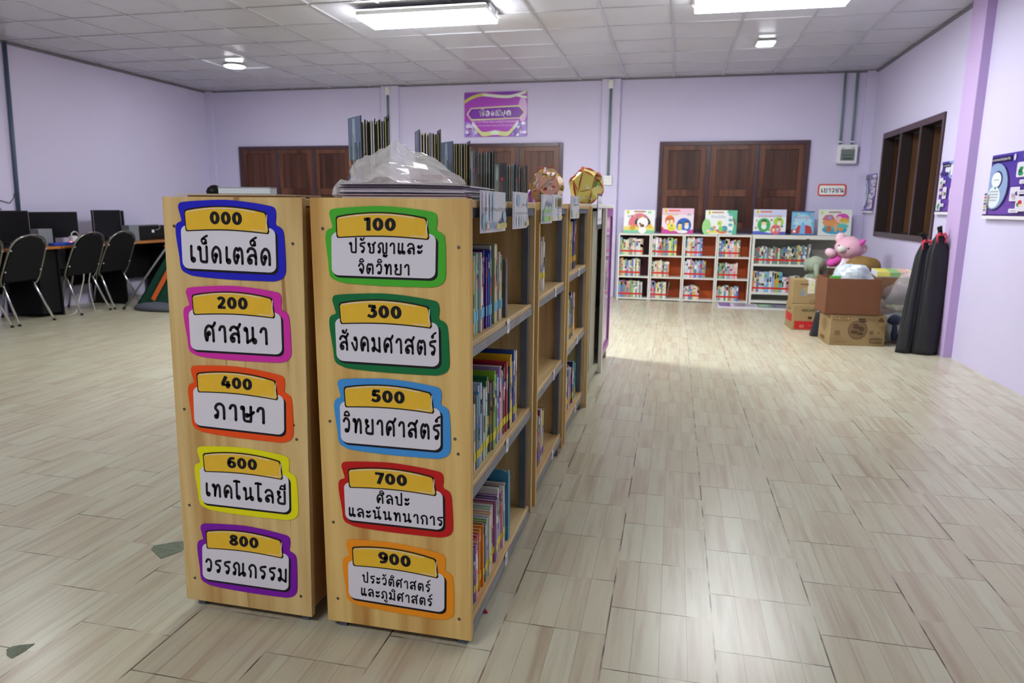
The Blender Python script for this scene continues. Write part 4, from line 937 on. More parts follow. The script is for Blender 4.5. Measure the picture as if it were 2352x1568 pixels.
# fanned pop-up books: two covers, folded leaves between, standing upright
def popup(xc, yc, wd, dep, h, leaves, cov, pg, label, rz=0.0, dot=False, fan=0.0):
    t = thing('pop_up_book', label, 'book', (xc, yc, TOP), 'pop-up books standing on the bookcase row')
    c_, s_ = math.cos(rz), math.sin(rz)
    def W(x, y, z): return (xc + x * c_ - y * s_, yc + x * s_ + y * c_, TOP + z)
    # left cover swings open towards the viewer and left
    ang = R(58); lx = -wd * .5
    def panel(mb_, px, py, ang, L, z0, z1, th, col):
        dx, dy = math.cos(ang), math.sin(ang); nx, ny = -dy * th, dx * th
        b = [W(px, py, z0), W(px + dx * L, py + dy * L, z0), W(px + dx * L + nx, py + dy * L + ny, z0), W(px + nx, py + ny, z0)]
        u = [W(px, py, z1), W(px + dx * L, py + dy * L, z1), W(px + dx * L + nx, py + dy * L + ny, z1), W(px + nx, py + ny, z1)]
        mb_.mesh(b + u, [(0, 1, 2, 3), (7, 6, 5, 4), (4, 5, 1, 0), (5, 6, 2, 1), (6, 7, 3, 2), (7, 4, 0, 3)], col)
    m = MB(); Lc = dep; va = math.atan2(yc, xc)
    a0 = va + R(fan); panel(m, lx, 0, a0, Lc, 0, h, -.002, hx(cov[0])); o = part(m, 'front_cover', GLOSSY, t)
    dx, dy = math.cos(a0), math.sin(a0)
    P0 = Vector(W(lx + dx * Lc, dy * Lc, 0)); P1 = Vector(W(lx, 0, 0))
    U = (P1 - P0).normalized(); N = U.cross(Vector((0, 0, 1)))
    ar = Art(P0 + N * .0006, U, (0, 0, 1))
    if not dot:
        ar.rect(.0, .0, Lc, h, hx('4A4F66')); ar.rect(0, .45 * h, Lc, h, hx('6F86A8'))
        ar.poly([(.3 * Lc, .5 * h), (.62 * Lc, .5 * h), (.55 * Lc, .98 * h), (.38 * Lc, .98 * h)], hx('BBD2E6'))
        for k, (u, hh, c) in enumerate(((.1, .72, '#8AA0B4'), (.24, .66, '#5E7F70'), (.42, .8, '#9FB6C8'), (.56, .7, '#6E8FA0'), (.72, .64, '#547058'), (.84, .7, '#7A8AA0'))): ar.rect((u - .04) * Lc, .35 * h, (u + .05) * Lc, hh * h, hx(c))
        for k, (u, v, c) in enumerate(((.15, .46, '#C98A3C'), (.3, .4, '#D8A040'), (.5, .44, '#B87838'), (.66, .42, '#6F8A4A'), (.85, .45, '#9CB85A'), (.42, .36, '#E0B050'))): ar.ell(u * Lc, v * h, .07 * Lc, .05 * h, hx(c))
        ar.rect(0, 0, Lc, .3 * h, hx('4C4F72')); ar.rect(.2 * Lc, .12 * h, .75 * Lc, .17 * h, hx('3A3D5A'))
    else:
        ar.rect(0, 0, Lc, h, hx('4A4C52')); ar.rect(.05 * Lc, .35 * h, .45 * Lc, .98 * h, hx('7A8A94'))
        for u, v, c, ru, rv in ((.25, .25, '#8A8E78', .14, .22), (.6, .3, '#5C5A66', .16, .28), (.3, .75, '#A8BEC8', .1, .18), (.15, .1, '#9AA088', .1, .08), (.7, .8, '#3E4248', .18, .16)): ar.ell(u * Lc, v * h, ru * Lc, rv * h, hx(c))
        ar.ell(.72 * Lc, .62 * h, .1 * Lc, .045 * h, hx('C8283A')); ar.text('4', .72 * Lc, .605 * h, .03 * h, W_)
    oc = part(ar.mb, 'cover_picture', GLOSSY, o)
    # leaves in zigzag
    for k in range(leaves):
        s0 = (k + .4) / leaves; px = lx + wd * s0; a = va + R(random.uniform(-3, 5)); hh = h * (.94 + random.uniform(-.02, .025))
        m = MB(); panel(m, px, .004, a, dep * .85, .002, hh, .0026, jit(hx(pg[k % len(pg)]), .25))
        part(m, 'leaf', PAPER, t)
        if k % 3 == 1:
            m = MB(); panel(m, px + .003, .006, va + R(30), .012, .01, hh * .6, .001, hx(pg[(k + 1) % len(pg)])); part(m, 'folded_flap', PAPER, t)
    m = MB(); panel(m, wd * .5, 0, va + R(9), dep * .8, 0, h, .002, hx(cov[1])); part(m, 'back_cover', GLOSSY, t)
    return t
DK = ['#2A3A30', '#CFC98E', '#20281F', '#D8D4B0', '#26343A', '#1E2622', '#C4BE78', '#33453C', '#E0DCC0', '#22302C']
DK2 = ['#2C3A38', '#A8C4D2', '#1E2826', '#33443E', '#9CB4C0', '#25302C', '#3A4A44', '#B4CAD4']
random.seed(31)
popup(-.934, 2.12, .095, .105, .264, 19, ('#4F5A74', '#2A2E2A'), DK, 'pop-up book with blue castle cover, tallest and nearest, behind the clear bag', fan=24)
popup(-.897, 2.53, .083, .10, .264, 19, ('#5A6078', '#2C302C'), DK, 'pop-up book with narrow pale cover edge, second from the near end', fan=11)
popup(-.921, 3.0, .079, .11, .266, 17, ('#4F5A74', '#2A2E2A'), DK, 'pop-up book with blue castle cover, beside the right end of the magazine stack', fan=29)
popup(-.929, 3.43, .09, .10, .266, 17, ('#43464C', '#2A2E30'), DK2, 'dark pop-up book with red spot, behind the 500 - 599 card', dot=True, fan=19)
popup(-1.049, 4.5, .064, .125, .27, 12, ('#4A4C52', '#2A2E30'), DK2, 'grey pop-up book with red spot, left of the last dark one', dot=True, fan=42)
popup(-1.02, 4.73, .06, .1, .272, 11, ('#3A3C42', '#2A2E30'), DK2, 'last dark pop-up book, left of the paper polyhedra', dot=True, fan=20)
m = MB(); m.blob((-1.005, 4.94, 1.262), (.03, .03, .055), 14, 10, lambda d: 1 + .1 * math.sin(6 * math.atan2(d.y, d.x)))
m.lathe([(.03, TOP + .0115), (.034, TOP + .02), (.02, TOP + .04)], (-1.005, 4.94, 0), 14)
single(m, 'paper_flower', mat('violet_paper', hx('8A5AB0'), 0.6), 'small violet paper ornament behind the last pop-up book', 'ornament', smooth=True)

# paper dodecahedra
def dodeca(c, r, face, flap, label, art, spin):
    ph = (1 + 5 ** .5) / 2
    V = [Vector(v) for v in [(a, b, d) for a in (-1, 1) for b in (-1, 1) for d in (-1, 1)] + [(0, a / ph, b * ph) for a in (-1, 1) for b in (-1, 1)] + [(a / ph, b * ph, 0) for a in (-1, 1) for b in (-1, 1)] + [(a * ph, 0, b / ph) for a in (-1, 1) for b in (-1, 1)]]
    N = [Vector(v).normalized() for v in [(0, a, b * ph) for a in (-1, 1) for b in (-1, 1)] + [(a, b * ph, 0) for a in (-1, 1) for b in (-1, 1)] + [(a * ph, 0, b) for a in (-1, 1) for b in (-1, 1)]]
    # rest on a face
    q_ = N[1].rotation_difference(Vector((0, 0, -1))); rot = Matrix.Rotation(spin, 3, 'Z') @ q_.to_matrix()
    k = r / 3 ** .5; V = [rot @ v * k for v in V]; N = [rot @ n for n in N]
    low = min(v.z for v in V); C = Vector(c); C.z = c[2] - low
    t = thing('paper_polyhedron', label, 'paper ball', (c[0], c[1], c[2]))
    fm = MB(); am = MB(); flm = []
    vis = 0
    for n in N:
        f = sorted(V, key=lambda v: -v.dot(n))[:5]; m0 = sum(f, Vector()) / 5; e = (f[0] - m0).normalized(); g_ = n.cross(e)
        f.sort(key=lambda v: math.atan2((v - m0).dot(g_), (v - m0).dot(e)))
        fm.poly([C + v for v in f], jit(hx(face), .05))
        up = (Vector((0, 0, 1)) - n * n.z); up = up.normalized() if up.length > .1 else e; side = up.cross(n)
        a = Art(C + m0 + n * .0006, side, up, am); a.k = 0; art(a, (f[0] - m0).length, vis); vis += 1
        for i in range(5):
            p, s_ = f[i], f[(i + 1) % 5]
            if (p - s_).cross(n).z > 1e9: continue
            mid = (p + s_) / 2; out = (mid.normalized() * .8 + (mid - m0).normalized() * .25).normalized()
            if n.z > -.6:
                L = MB(); ring = [p + (s_ - p) * (j / 8) + out * (math.sin(PI * j / 8) * .1 * r) for j in range(9)]
                L.poly([C + v for v in ring], hx(flap)); L.poly([C + v - n * .0008 for v in reversed(ring)], hx(flap)); flm.append(L)
    o = part(fm, 'faces', GLOSSY, t); part(am, 'face_pictures', GLOSSY, t)
    for L in flm: part(L, 'edge_flap', GLOSSY, t)
    return t
def art_red(a, s, i):
    random.seed(i * 7 + 1)
    for _ in range(16): a.ell(random.uniform(-.6, .6) * s, random.uniform(-.55, .6) * s, .14 * s, .1 * s, hx(random.choice(('#B84A3E', '#A83A34', '#F2DCD4', '#EFD8CE'))))
    a.poly([(-.55 * s, -.2 * s), (-.42 * s, -.28 * s), (.0, .5 * s), (-.12 * s, .58 * s)], hx('E8EAF0')); a.poly([(-.3 * s, -.3 * s), (-.18 * s, -.38 * s), (.2 * s, .36 * s), (.08 * s, .42 * s)], hx('E4E6EE'))
    a.ell(.35 * s, (.1 - .2 * (i % 2)) * s, .34 * s, .36 * s, hx(('#A0A3A8', '#C8A070', '#B8A898')[i % 3]))
def art_yel(a, s, i):
    random.seed(i * 5 + 2)
    c, = random.sample([('#3E9A48',), ('#8A70C8',), ('#E0603A',), ('#58A858',)], 1)[0:1]
    c = ('#3E9A48', '#8A70C8', '#E0603A', '#6AB05A')[i % 4]
    if i % 4 == 1:
        a.band([(-.25 * s, .3 * s), (-.2 * s, .05 * s), (.05 * s, -.1 * s), (.35 * s, -.1 * s)], (.34 * s, .42 * s), hx(c)); a.ell(-.26 * s, .44 * s, .17 * s, .11 * s, hx('4E9A4A'))
    else:
        a.ell(-.12 * s, .3 * s, .3 * s, .4 * s, hx(c), rot=-20); a.ell(0, .36 * s, .09 * s, .09 * s, hx('F2E8E0')); a.ell(-.2 * s, .2 * s, .07 * s, .07 * s, hx('F2E8E0'))
    a.poly([(-.3 * s, -.4 * s), (.36 * s, -.22 * s), (.34 * s, -.1 * s), (-.32 * s, -.28 * s)], hx('E8EAF0')); a.poly([(-.3 * s, -.58 * s), (.3 * s, -.44 * s), (.28 * s, -.34 * s), (-.32 * s, -.48 * s)], hx('E8EAF0'))
dodeca((-.862, 4.77, 1.2165), .116, '#D9A294', '#D8C45A', 'paper polyhedron with red patterned faces and yellow flaps, left of the yellow one', art_red, R(20))
dodeca((-.6, 4.83, 1.2165), .122, '#E6D875', '#D0503C', 'yellow paper polyhedron with vegetable pictures and red flaps on the metal cabinet', art_yel, R(60))

# left bookcase top: box, loose magazines, small dark bowl
random.seed(3)
for i, c in enumerate(('#5A4436', '#8A6236', '#D8CCB0')):
    m = MB(); z = TOP + .0005 + i * .0042; x0 = (-1.325, -1.31, -1.36)[i]; x1 = (-.99, -.98, -1.05)[i]; y0 = 1.69 + .015 * i
    m.box((x0, y0, z), (x1, y0 + .25, z + .0036), hx(c)); single(m, 'magazine', GLOSSY, ('brown', 'orange', 'cream')[i] + ' magazine lying flat on top of the left bookcase', 'magazine')
o = thing('white_box', 'flat white cardboard box on top of the left bookcase', 'box', (-1.16, 1.76, TOP + .0135))
m = MB(); m.box((-1.242, 1.745, TOP + .0135), (-1.082, 1.78, TOP + .029)); part(m, 'carton', mat('white_carton', hx('DDE6EE'), 0.5), o, bevel=.001)
m = MB(); m.box((-1.243, 1.744, TOP + .0292), (-1.081, 1.781, TOP + .0315)); part(m, 'lid_edge', mat('grey_carton_lid', hx('A8B0B4'), 0.5), o)
m = MB(); m.lathe([(.021, TOP + .0135), (.023, TOP + .02), (.019, TOP + .03), (.01, TOP + .037), (.002, TOP + .039)], (-1.293, 1.8, 0), 20)
single(m, 'round_lid', BLACK, 'small black dome shaped lid left of the white box on the left bookcase', 'lid', smooth=True)

# ================================================================== BACK WALL SIGNS, PIPES, POSTERS
# library sign
SW, SHH = .885, .59
O = Vector((-2.915, YB - .012, 2.15)); t = thing('wall_sign', 'purple and gold library name sign on the back wall above the middle window', 'sign', (-2.47, YB - .012, 2.15))
m = MB(); m.prism(rr(0, 0, SW, SHH, .02, .02), O, (1, 0, 0), (0, 0, 1), .01, hx('A846BE')); part(m, 'board', GLOSSY, t)
a = Art(O + Vector((0, -.0004, 0)), (1, 0, 0), (0, 0, 1)); w, h = SW, SHH
a.ell(.5 * w, .38 * h, .46 * w, .36 * h, hx('B04AC4')); a.ell(.93 * w, .6 * h, .07 * w, .28 * h, hx('D8B0E4'))
a.poly([(.02 * w, .98 * h), (.0, .97 * h), (0, .82 * h), (.15 * w, .92 * h), (.3 * w, .97 * h), (.3 * w, .99 * h)], hx('8440AE')); a.poly([(.42 * w, .985 * h), (.6 * w, .93 * h), (.75 * w, .93 * h), (.9 * w, .99 * h)], hx('7D3FAE'))
a.band([(.0, .78 * h), (.12 * w, .88 * h), (.3 * w, .94 * h), (.52 * w, .9 * h), (.7 * w, .885 * h), (.84 * w, .92 * h), (.99 * w, .985 * h)], (.075 * h, .06 * h), hx('C8C46A')); a.band([(.3 * w, .94 * h), (.52 * w, .9 * h), (.7 * w, .885 * h), (.84 * w, .92 * h), (.97 * w, .98 * h)], .06 * h, hx('DDE4DC')); a.band([(.84 * w, .905 * h), (.92 * w, .88 * h), (.995 * w, .86 * h)], .045 * h, hx('E4EEE4'))
cart = lambda g: [(.1 * w - g, .5 * h + .0), (.13 * w - g * .4, .5 * h + .1 * h), (.17 * w, .63 * h + g), (.83 * w, .63 * h + g), (.87 * w + g * .4, .6 * h), (.9 * w + g, .5 * h), (.87 * w + g * .4, .42 * h), (.83 * w, .39 * h - g), (.17 * w, .39 * h - g), (.13 * w - g * .4, .42 * h)]
cart2 = lambda g: [(.06 * w - g, .515 * h), (.115 * w - g * .5, .63 * h + g * .6), (.86 * w + g * .2, .66 * h + g), (.885 * w + g * .5, .64 * h + g * .5), (.95 * w + g, .535 * h), (.885 * w + g * .5, .42 * h - g * .6), (.115 * w - g * .2, .4 * h - g)]
a.poly(list(reversed(cart2(.02))), hx('D9D8A8')); a.poly(list(reversed(cart2(.0))), hx('8038AC'))
a.stroke('ห้องสมุด', .25 * w, .74 * w, .475 * h, .1 * h, .26, hx('E6E2F6'))
a.text('โดย มหาวิทยาลัยราชภัฏกำแพงเพชร', .49 * w, .315 * h, .05 * h, hx('EBD8F4'), .74 * w); a.text('มหาวิทยาลัยเพื่อการพัฒนาท้องถิ่นอย่างยั่งยืน', .5 * w, .235 * h, .035 * h, hx('E0C8EE'), .63 * w)
random.seed(9)
for sx in (0, 1):
    pts = [(0, 0), (.26 * w, 0), (.2 * w, .1 * h), (.12 * w, .3 * h), (.05 * w, .34 * h), (0, .36 * h)]
    pts = [(w - p[0], p[1]) for p in reversed(pts)] if sx else pts
    a.poly(pts, hx('9C82D4'))
    for _ in range(16):
        u = random.uniform(.02, .2); v = random.uniform(.03, .34); v = min(v, .36 - u * 1.25)
        if v < .02: v = .03
        u_ = w - u * w if sx else u * w; a.ell(u_, v * h, .03 * w, .035 * h, hx(random.choice(('#E4DAF8', '#D4C4F0', '#F0EAFC', '#B49AE0', '#7A52B8')))); 
    a.ell(w - .1 * w if sx else .1 * w, .16 * h, .025 * w, .05 * h, hx('7A4AA0')); a.ell(w - .1 * w if sx else .1 * w, .15 * h, .012 * w, .02 * h, hx('E0A8B8'))
a.band([(.13 * w, .31 * h), (.2 * w, .2 * h), (.28 * w, .075 * h), (.36 * w, .06 * h), (.5 * w, .09 * h), (.64 * w, .06 * h), (.72 * w, .075 * h), (.8 * w, .2 * h), (.87 * w, .32 * h)], .1 * h, hx('D2D59A')); a.band([(.13 * w, .31 * h), (.2 * w, .2 * h)], .1 * h, hx('E2E2F2')); a.band([(.8 * w, .2 * h), (.87 * w, .32 * h)], .1 * h, hx('E2E2F2'))
a.poly([(.44 * w, .035 * h), (.56 * w, .035 * h), (.56 * w, .12 * h), (.5 * w, .145 * h), (.44 * w, .12 * h)], hx('E0E6DC'))
part(a.mb, 'printed_face', GLOSSY, t)

# youth corner sign
O = Vector((1.735, YB - .012, 1.375)); t = thing('wall_sign', 'white sign with orange rim reading one Thai word, right of the right window', 'sign', (1.9, YB - .01, 1.375))
m = MB(); m.prism(rr(0, 0, .33, .145, .03, .03), O, (1, 0, 0), (0, 0, 1), .004, hx('DE4A22')); part(m, 'backing_card', PAPER, t)
a = Art(O + Vector((0, -.0004, 0)), (1, 0, 0), (0, 0, 1)); a.rrect(.016, .014, .312, .128, .02, W_); a.stroke('เยาวชน', .04, .3, .045, .045, .19, K_); part(a.mb, 'printed_face', PAPER, t)

# breaker box, pipes
t = thing('breaker_box', 'white electrical box with smoky window on the back wall beside the right window', 'electrical box', (2.02, YB - .05, 1.77))
m = MB(); m.box((1.912, YB - .1, 1.765), (2.135, YB - .001, 1.99)); part(m, 'housing', WHITEPL, t, bevel=.006)
m = MB(); m.box((1.945, YB - .106, 1.8), (2.102, YB - .1, 1.935)); part(m, 'window_flap', mat('smoky_grey_plastic', hx('76807E'), 0.2), t)
a = Art((1.945, YB - .1066, 1.8), (1, 0, 0), (0, 0, 1)); a.text('"ไฟแสงสว่าง"', .078, .055, .022, K_, .13); a.rect(.025, .014, .13, .03, hx('3C4442')); a.rect(.01, .145, .03, .155, hx('7AB87A')); a.rect(.115, .145, .15, .155, hx('98A09E')); part(a.mb, 'panel_lettering', PAPER, t)
for xx, w_ in ((1.93, 'left'), (2.065, 'right')):
    t = thing('conduit_pipe', '%s of the two grey pipes rising from the electrical box to the ceiling' % w_, 'pipe', (xx + .012, YB - .03, 1.99))
    m = MB(); m.tube([(xx + .01, YB - .03, 1.99), (xx + .0, YB - .03, CEIL - .003)], .0135, 12); part(m, 'pipe', GREYPVC, t, True)
    m = MB(); m.box((xx - .012, YB - .05, 2.02), (xx + .03, YB - .001, 2.035)); part(m, 'clip', WHITEPL, t)
def drop(xc, zb, w_, outlet):
    yf = YB - .05
    t = thing('conduit_pipe', 'grey pipe with white junction box running down the %s pillar of the back wall' % w_, 'pipe', (xc, yf - .018, zb))
    m = MB(); m.tube([(xc, yf - .016, zb), (xc, yf - .016, CEIL - .12)], .016, 12); part(m, 'pipe', GREYPVC, t, True)
    m = MB(); m.box((xc - .03, yf - .045, CEIL - .125), (xc + .03, yf - .0005, CEIL - .025)); part(m, 'junction_box', WHITEPL, t, bevel=.004)
    m = MB(); m.tube([(xc - .045, yf - .02, CEIL - .035), (xc + .045, yf - .02, CEIL - .035)], .008, 8); part(m, 'cable_tail', mat('yellow_cable', hx('D8B838'), 0.4), t, True)
    if outlet:
        t = thing('wall_outlet', 'white double power outlet under the grey pipe on the back wall', 'power outlet', (xc, yf - .015, zb - .125))
        m = MB(); m.box((xc - .055, yf - .028, zb - .125), (xc + .055, yf - .0005, zb - .001)); part(m, 'plate', WHITEPL, t, bevel=.004)
        a = Art((xc - .055, yf - .0285, zb - .125), (1, 0, 0), (0, 0, 1))
        for u in (.032, .078):
            for v in (.04, .085):
                a.rect(u - .01, v - .004, u - .006, v + .006, hx('8E9490')); a.rect(u + .006, v - .004, u + .01, v + .006, hx('8E9490'))
        part(a.mb, 'sockets', PAPER, t)
drop(-4.02, 1.2, 'left', False); drop(-.905, 1.625, 'middle', True)
t = thing('conduit_pipe', 'dark blue grey pipe on the left wall at the edge of the picture', 'pipe', (XL + .04, 6.3, .75)); m = MB(); m.tube([(XL + .02, 6.275, .75), (XL + .02, 6.36, CEIL - .001)], .02, 12); part(m, 'pipe', mat('blue_grey_pvc', hx('4A5A70'), 0.4), t, True)
m = MB(); m.tube([(XL + .004, 5.95, 1.2), (XL + .07, 6.05, 1.215), (XL + .07, 6.15, 1.19), (XL + .055, 6.22, 1.25), (XL + .05, 6.235, 1.29)], .004, 6); single(m, 'cable', BLACK, 'thin dark cable looping to the pipe on the left wall', 'cable', smooth=True)

# purple posters on the right wall, read from right to left down the wall
def poster(y0, y1, z0, z1, label, kind):
    """y0 is the far edge (left in the picture)"""
    w, h = y0 - y1, z1 - z0
    O = Vector((XR - .008, y0, z0)); t = thing('poster', label, 'poster', (XR - .006, (y0 + y1) / 2, z0))
    U, V = Vector((0, -1, 0)), Vector((0, 0, 1))
    m = MB(); m.prism([(0, 0), (w, 0), (w, h), (0, h)], O, U, V, .007, hx('E8E6EC')); part(m, 'board', PAPER, t)
    a = Art(O + Vector((-.0004, 0, 0)), U, V)
    top, mid, bot = ('#4A3AA0', '#5A44A8', '#6E48A8') if kind != 'far' else ('#7E6CB4', '#8670B8', '#8C72B8')
    for k in range(6):
        f = k / 5; c = [hx(bot)[i] * (1 - f) + hx(top)[i] * f for i in range(3)] + [1]
        a.rect(0, (.05 + .158 * k) * h, w, (.05 + .158 * (k + 1)) * h + (.002 if k == 5 else 0), tuple(c))
    for k in range(5): a.rect(0, (.2 + .15 * k) * h, w, (.204 + .15 * k) * h, hx(top))
    def card(u, v, cw, ch, c, lab):
        a.rrect(u * w, v * h, (u + cw) * w, (v + ch) * h, .02 * w, hx('DDD8EA')); 
        for q_ in range(4): a.ell((u + cw * random.uniform(.3, .75)) * w, (v + ch * random.uniform(.2, .6)) * h, cw * .2 * w, ch * .14 * h, hx(random.choice(c)))
        lu, lv = lab; a.rrect(lu * w, lv * h, (lu + .2) * w, (lv + .06) * h, .012 * w, hx('E2DEEE')); a.text('ชาติพันธุ์', (lu + .1) * w, (lv + .018) * h, .02 * h, hx('4A4668'), .13 * w)
    CC = [['#2E9A58', '#1E6A48', '#E0D8B0'], ['#D86A58', '#3A4A8A', '#B8B4C8'], ['#C83A4A', '#2E8A5A', '#E8D8A8'], ['#3A5A6A', '#8AB0C0', '#C8A878']]
    if kind in ('near', 'far'):
        a.ell(.17 * w, .5 * h, .3 * w, .37 * h, hx('241C5A')); 
        a.mb.v[-20:] = [tuple(Vector((v[0], min(max(v[1], y1), y0), v[2]))) for v in a.mb.v[-20:]]
        a.ell(.15 * w, .51 * h, .28 * w, .36 * h, hx('8FA8D0' if kind == 'near' else 'B0B8D8')); a.mb.v[-20:] = [tuple(Vector((v[0], min(max(v[1], y1), y0), v[2]))) for v in a.mb.v[-20:]]
        a.ell(.19 * w, .61 * h, .12 * w, .14 * h, hx('2A2E6A')); a.ell(.17 * w, .61 * h, .11 * w, .12 * h, hx('E4EAF0')); a.text('เผ่าเมี่ยน', .17 * w, .6 * h, .022 * h, hx('4A5A7A'), .12 * w)
        a.ell(.15 * w, .34 * h, .15 * w, .17 * h, hx('E0EAF0')); a.poly([(.14 * w, .5 * h), (.2 * w, .5 * h), (.17 * w, .45 * h)], hx('2E9A8A'))
        for k in range(4): a.text('กลุ่มชาติพันธุ์บนพื้นที่สูง', .15 * w, (.42 - .045 * k) * h, .02 * h, hx('4A5A7A'), (.2 - .03 * (k == 3)) * w)
        a.rect(.02 * w, .88 * h, .46 * w, .965 * h, hx('1E1846')); a.text('ชาวเขาเผ่าในจังหวัด', .23 * w, .905 * h, .035 * h, W_, .4 * w); a.ell(.53 * w, .925 * h, .025 * w, .05 * h, hx('C8C8E0'))
        random.seed(4)
        card(.6, .62, .2, .22, CC[0], (.74, .68)); card(.84, .76, .15, .2, CC[3], (.72, .9)); card(.54, .27, .2, .21, CC[1], (.7, .37)); card(.86, .42, .14, .22, CC[3], (.72, .52)); card(.7, .12, .2, .22, CC[2], (.58, .1))
        for k in range(6): a.ell(.03 * w, (.14 + .05 * k) * h, .035 * w, .02 * h, hx(('#7A8A4A', '#C8B45A', '#5A4A6A', '#8A9A5A', '#B86A4A', '#4A5A7A')[k]))
    else:
        a.ell(.68 * w, .86 * h, .34 * w, .22 * h, hx('2E2A78')); a.mb.v[-20:] = [(v[0], min(max(v[1], y1), y0), min(v[2], z1)) for v in a.mb.v[-20:]]
        a.ell(.68 * w, .87 * h, .32 * w, .21 * h, hx('8FA4D0')); a.mb.v[-20:] = [(v[0], min(max(v[1], y1), y0), min(v[2], z1)) for v in a.mb.v[-20:]]
        a.ell(.42 * w, .86 * h, .17 * w, .11 * h, hx('24247A')); a.ell(.4 * w, .86 * h, .15 * w, .1 * h, hx('DCE4F0')); a.rect(.56 * w, .74 * h, 1. * w, .93 * h, hx('E0E8F2'))
        for k in range(4): a.text('กลุ่มชาติพันธุ์', .84 * w, (.9 - .04 * k) * h, .02 * h, hx('4A5A7A'), .22 * w)
        a.rect(.1 * w, .89 * h, .56 * w, .96 * h, hx('1E1846')); a.text('ชาวเขาเผ่าลีซอ', .34 * w, .91 * h, .03 * h, W_, .36 * w); a.ell(.06 * w, .89 * h, .04 * w, .06 * h, hx('D8D8E8')); a.rect(.0, .75 * h, .46 * w, .8 * h, hx('3E2A78'))
        random.seed(6)
        card(.02, .5, .2, .2, CC[2], (.18, .59)); card(.28, .3, .22, .22, CC[3], (.06, .38)); card(.03, .07, .22, .22, CC[0], (.26, .15)); card(.72, .28, .24, .22, CC[2], (.78, .18))
    a.rect(0, .05 * h, w, .075 * h, hx('3A1E6A')); a.rect(0, 0, w, .05 * h, hx('E6E4EA'))
    part(a.mb, 'printed_face', GLOSSY, t)
poster(9.71, 9.11, 1.17, 1.63, 'faded purple poster in the corner beyond the open window', 'far')
poster(7.05, 6.645, 1.165, 1.618, 'purple poster with light blue top between the open window and the pillar', 'mid')
poster(6.02, 5.30, 1.14, 1.60, 'purple poster with large blue oval on the right wall, nearest the camera', 'near')

# ================================================================== LOW WHITE SHELVES AT THE BACK
MAROON = mat('maroon_board', hx('5E1E34'), 0.5, var=.06); RUST = mat('rust_orange_board', hx('BC531A'), 0.5, var=.06); GREYB = mat('grey_enamel', hx('8E8E88'), 0.5)
YS0, YS1 = 9.36, 9.59      # front and back of the low shelves
ZC = (0.03, 0.315, 0.595)  # cell floors
UX = [(-.715, -.297), (-.293, .122), (.126, .54), (.544, .957)]
PALE = ['white', 'cream', 'pale blue', 'mint', 'slate', 'grey', 'white', 'peach', 'sky blue', 'lilac', 'olive', 'pale yellow', 'teal', 'white', 'green', 'pink', 'orange', 'blue', 'lime', 'cream']
FILL = [[(.80, 13, .205), (.72, 12, .215), (.82, 13, .21)], [(.82, 13, .22), (.60, 11, .205), (.56, 10, .21)], [(.57, 10, .23), (.72, 12, .22), (.54, 9, .17)], [(.70, 12, .21), (.66, 11, .185), (.74, 11, .175)]]
UN = ['leftmost', 'second', 'third', 'fourth']; RN = {2: 'top', 1: 'middle', 0: 'bottom'}
for k, (x0, x1) in enumerate(UX):
    bk = MAROON if k == 0 else RUST
    t = thing('cube_shelf', '%s of four low white shelf units with %s back, each of three cells' % (UN[k], 'maroon' if k == 0 else 'orange brown'), 'shelf unit', ((x0 + x1) / 2, (YS0 + YS1) / 2, 0), 'low white shelf units')
    for a, b in ((x0, x0 + .018), (x1 - .018, x1)):
        m = MB(); m.box((a, YS0, 0), (b, YS1, .875)); part(m, 'side_panel', WHITEMETAL, t, bevel=.002)
    m = MB(); m.box((x0, YS0 - .004, .853), (x1, YS1, .877)); part(m, 'top_panel', WHITEMETAL, t, bevel=.002)
    for z in ZC:
        m = MB(); m.box((x0 + .018, YS0 + .002, z - .018), (x1 - .018, YS1, z)); part(m, 'shelf', WHITEMETAL, t)
    m = MB(); m.box((x0 + .018, YS1 - .01, .012), (x1 - .018, YS1, .853)); part(m, 'back_panel', bk, t)
    for q_, s_ in ((x0 + .018, 1), (x1 - .018, -1)):
        m = MB(); m.box((q_, YS0 + .03, .03), (q_ + s_ * .001, YS1 - .01, .85)); part(m, 'side_lining', bk, t)
def row_x(n, x0, x1, y, z, h0, where, group, lean_last=0.0, pal=PALE, sd=1, stick=STK['r'], sz=(.04, .062), hv=.02):
    random.seed(sd); th = (x1 - x0) / n; x = x0; base = random.randint(0, 15)
    for i in range(n):
        t_ = th * random.uniform(.8, 1.2) if i < n - 1 else x1 - x
        t_ = max(min(t_, x1 - x), .004)
        c = pal[(base + i * 7 + random.randint(0, 3)) % len(pal)]; h = h0 + .01 + random.uniform(-hv, hv * .6) + .008 * math.sin(i * .9 + base)
        ln = lean_last if i == n - 1 else 0.0
        book((x + (.004 if ln else 0), y + random.uniform(0, .006), z + t_ * abs(math.sin(ln))), (1, 0, 0), (0, 1, 0), t_ - .0008, random.uniform(.14, .17), h, c, '%s book, %s from left, %s' % (c, ORD[i + 1], where), group, stick, sz, lean=-ln, pages=False)
        x += t_
for k, (x0, x1) in enumerate(UX):
    for r_ in range(3):
        f, n, h = FILL[k][2 - r_]
        w = x1 - x0 - .04
        row_x(n, x0 + .0195, x0 + .0195 + w * f, YS0 + .02, ZC[r_] + .0006, h, '%s cell of %s low white unit' % (RN[r_], UN[k]), 'books in the low white shelf units', sd=k * 10 + r_ + 3, lean_last=.14 if (k, r_) == (1, 0) else 0.0)
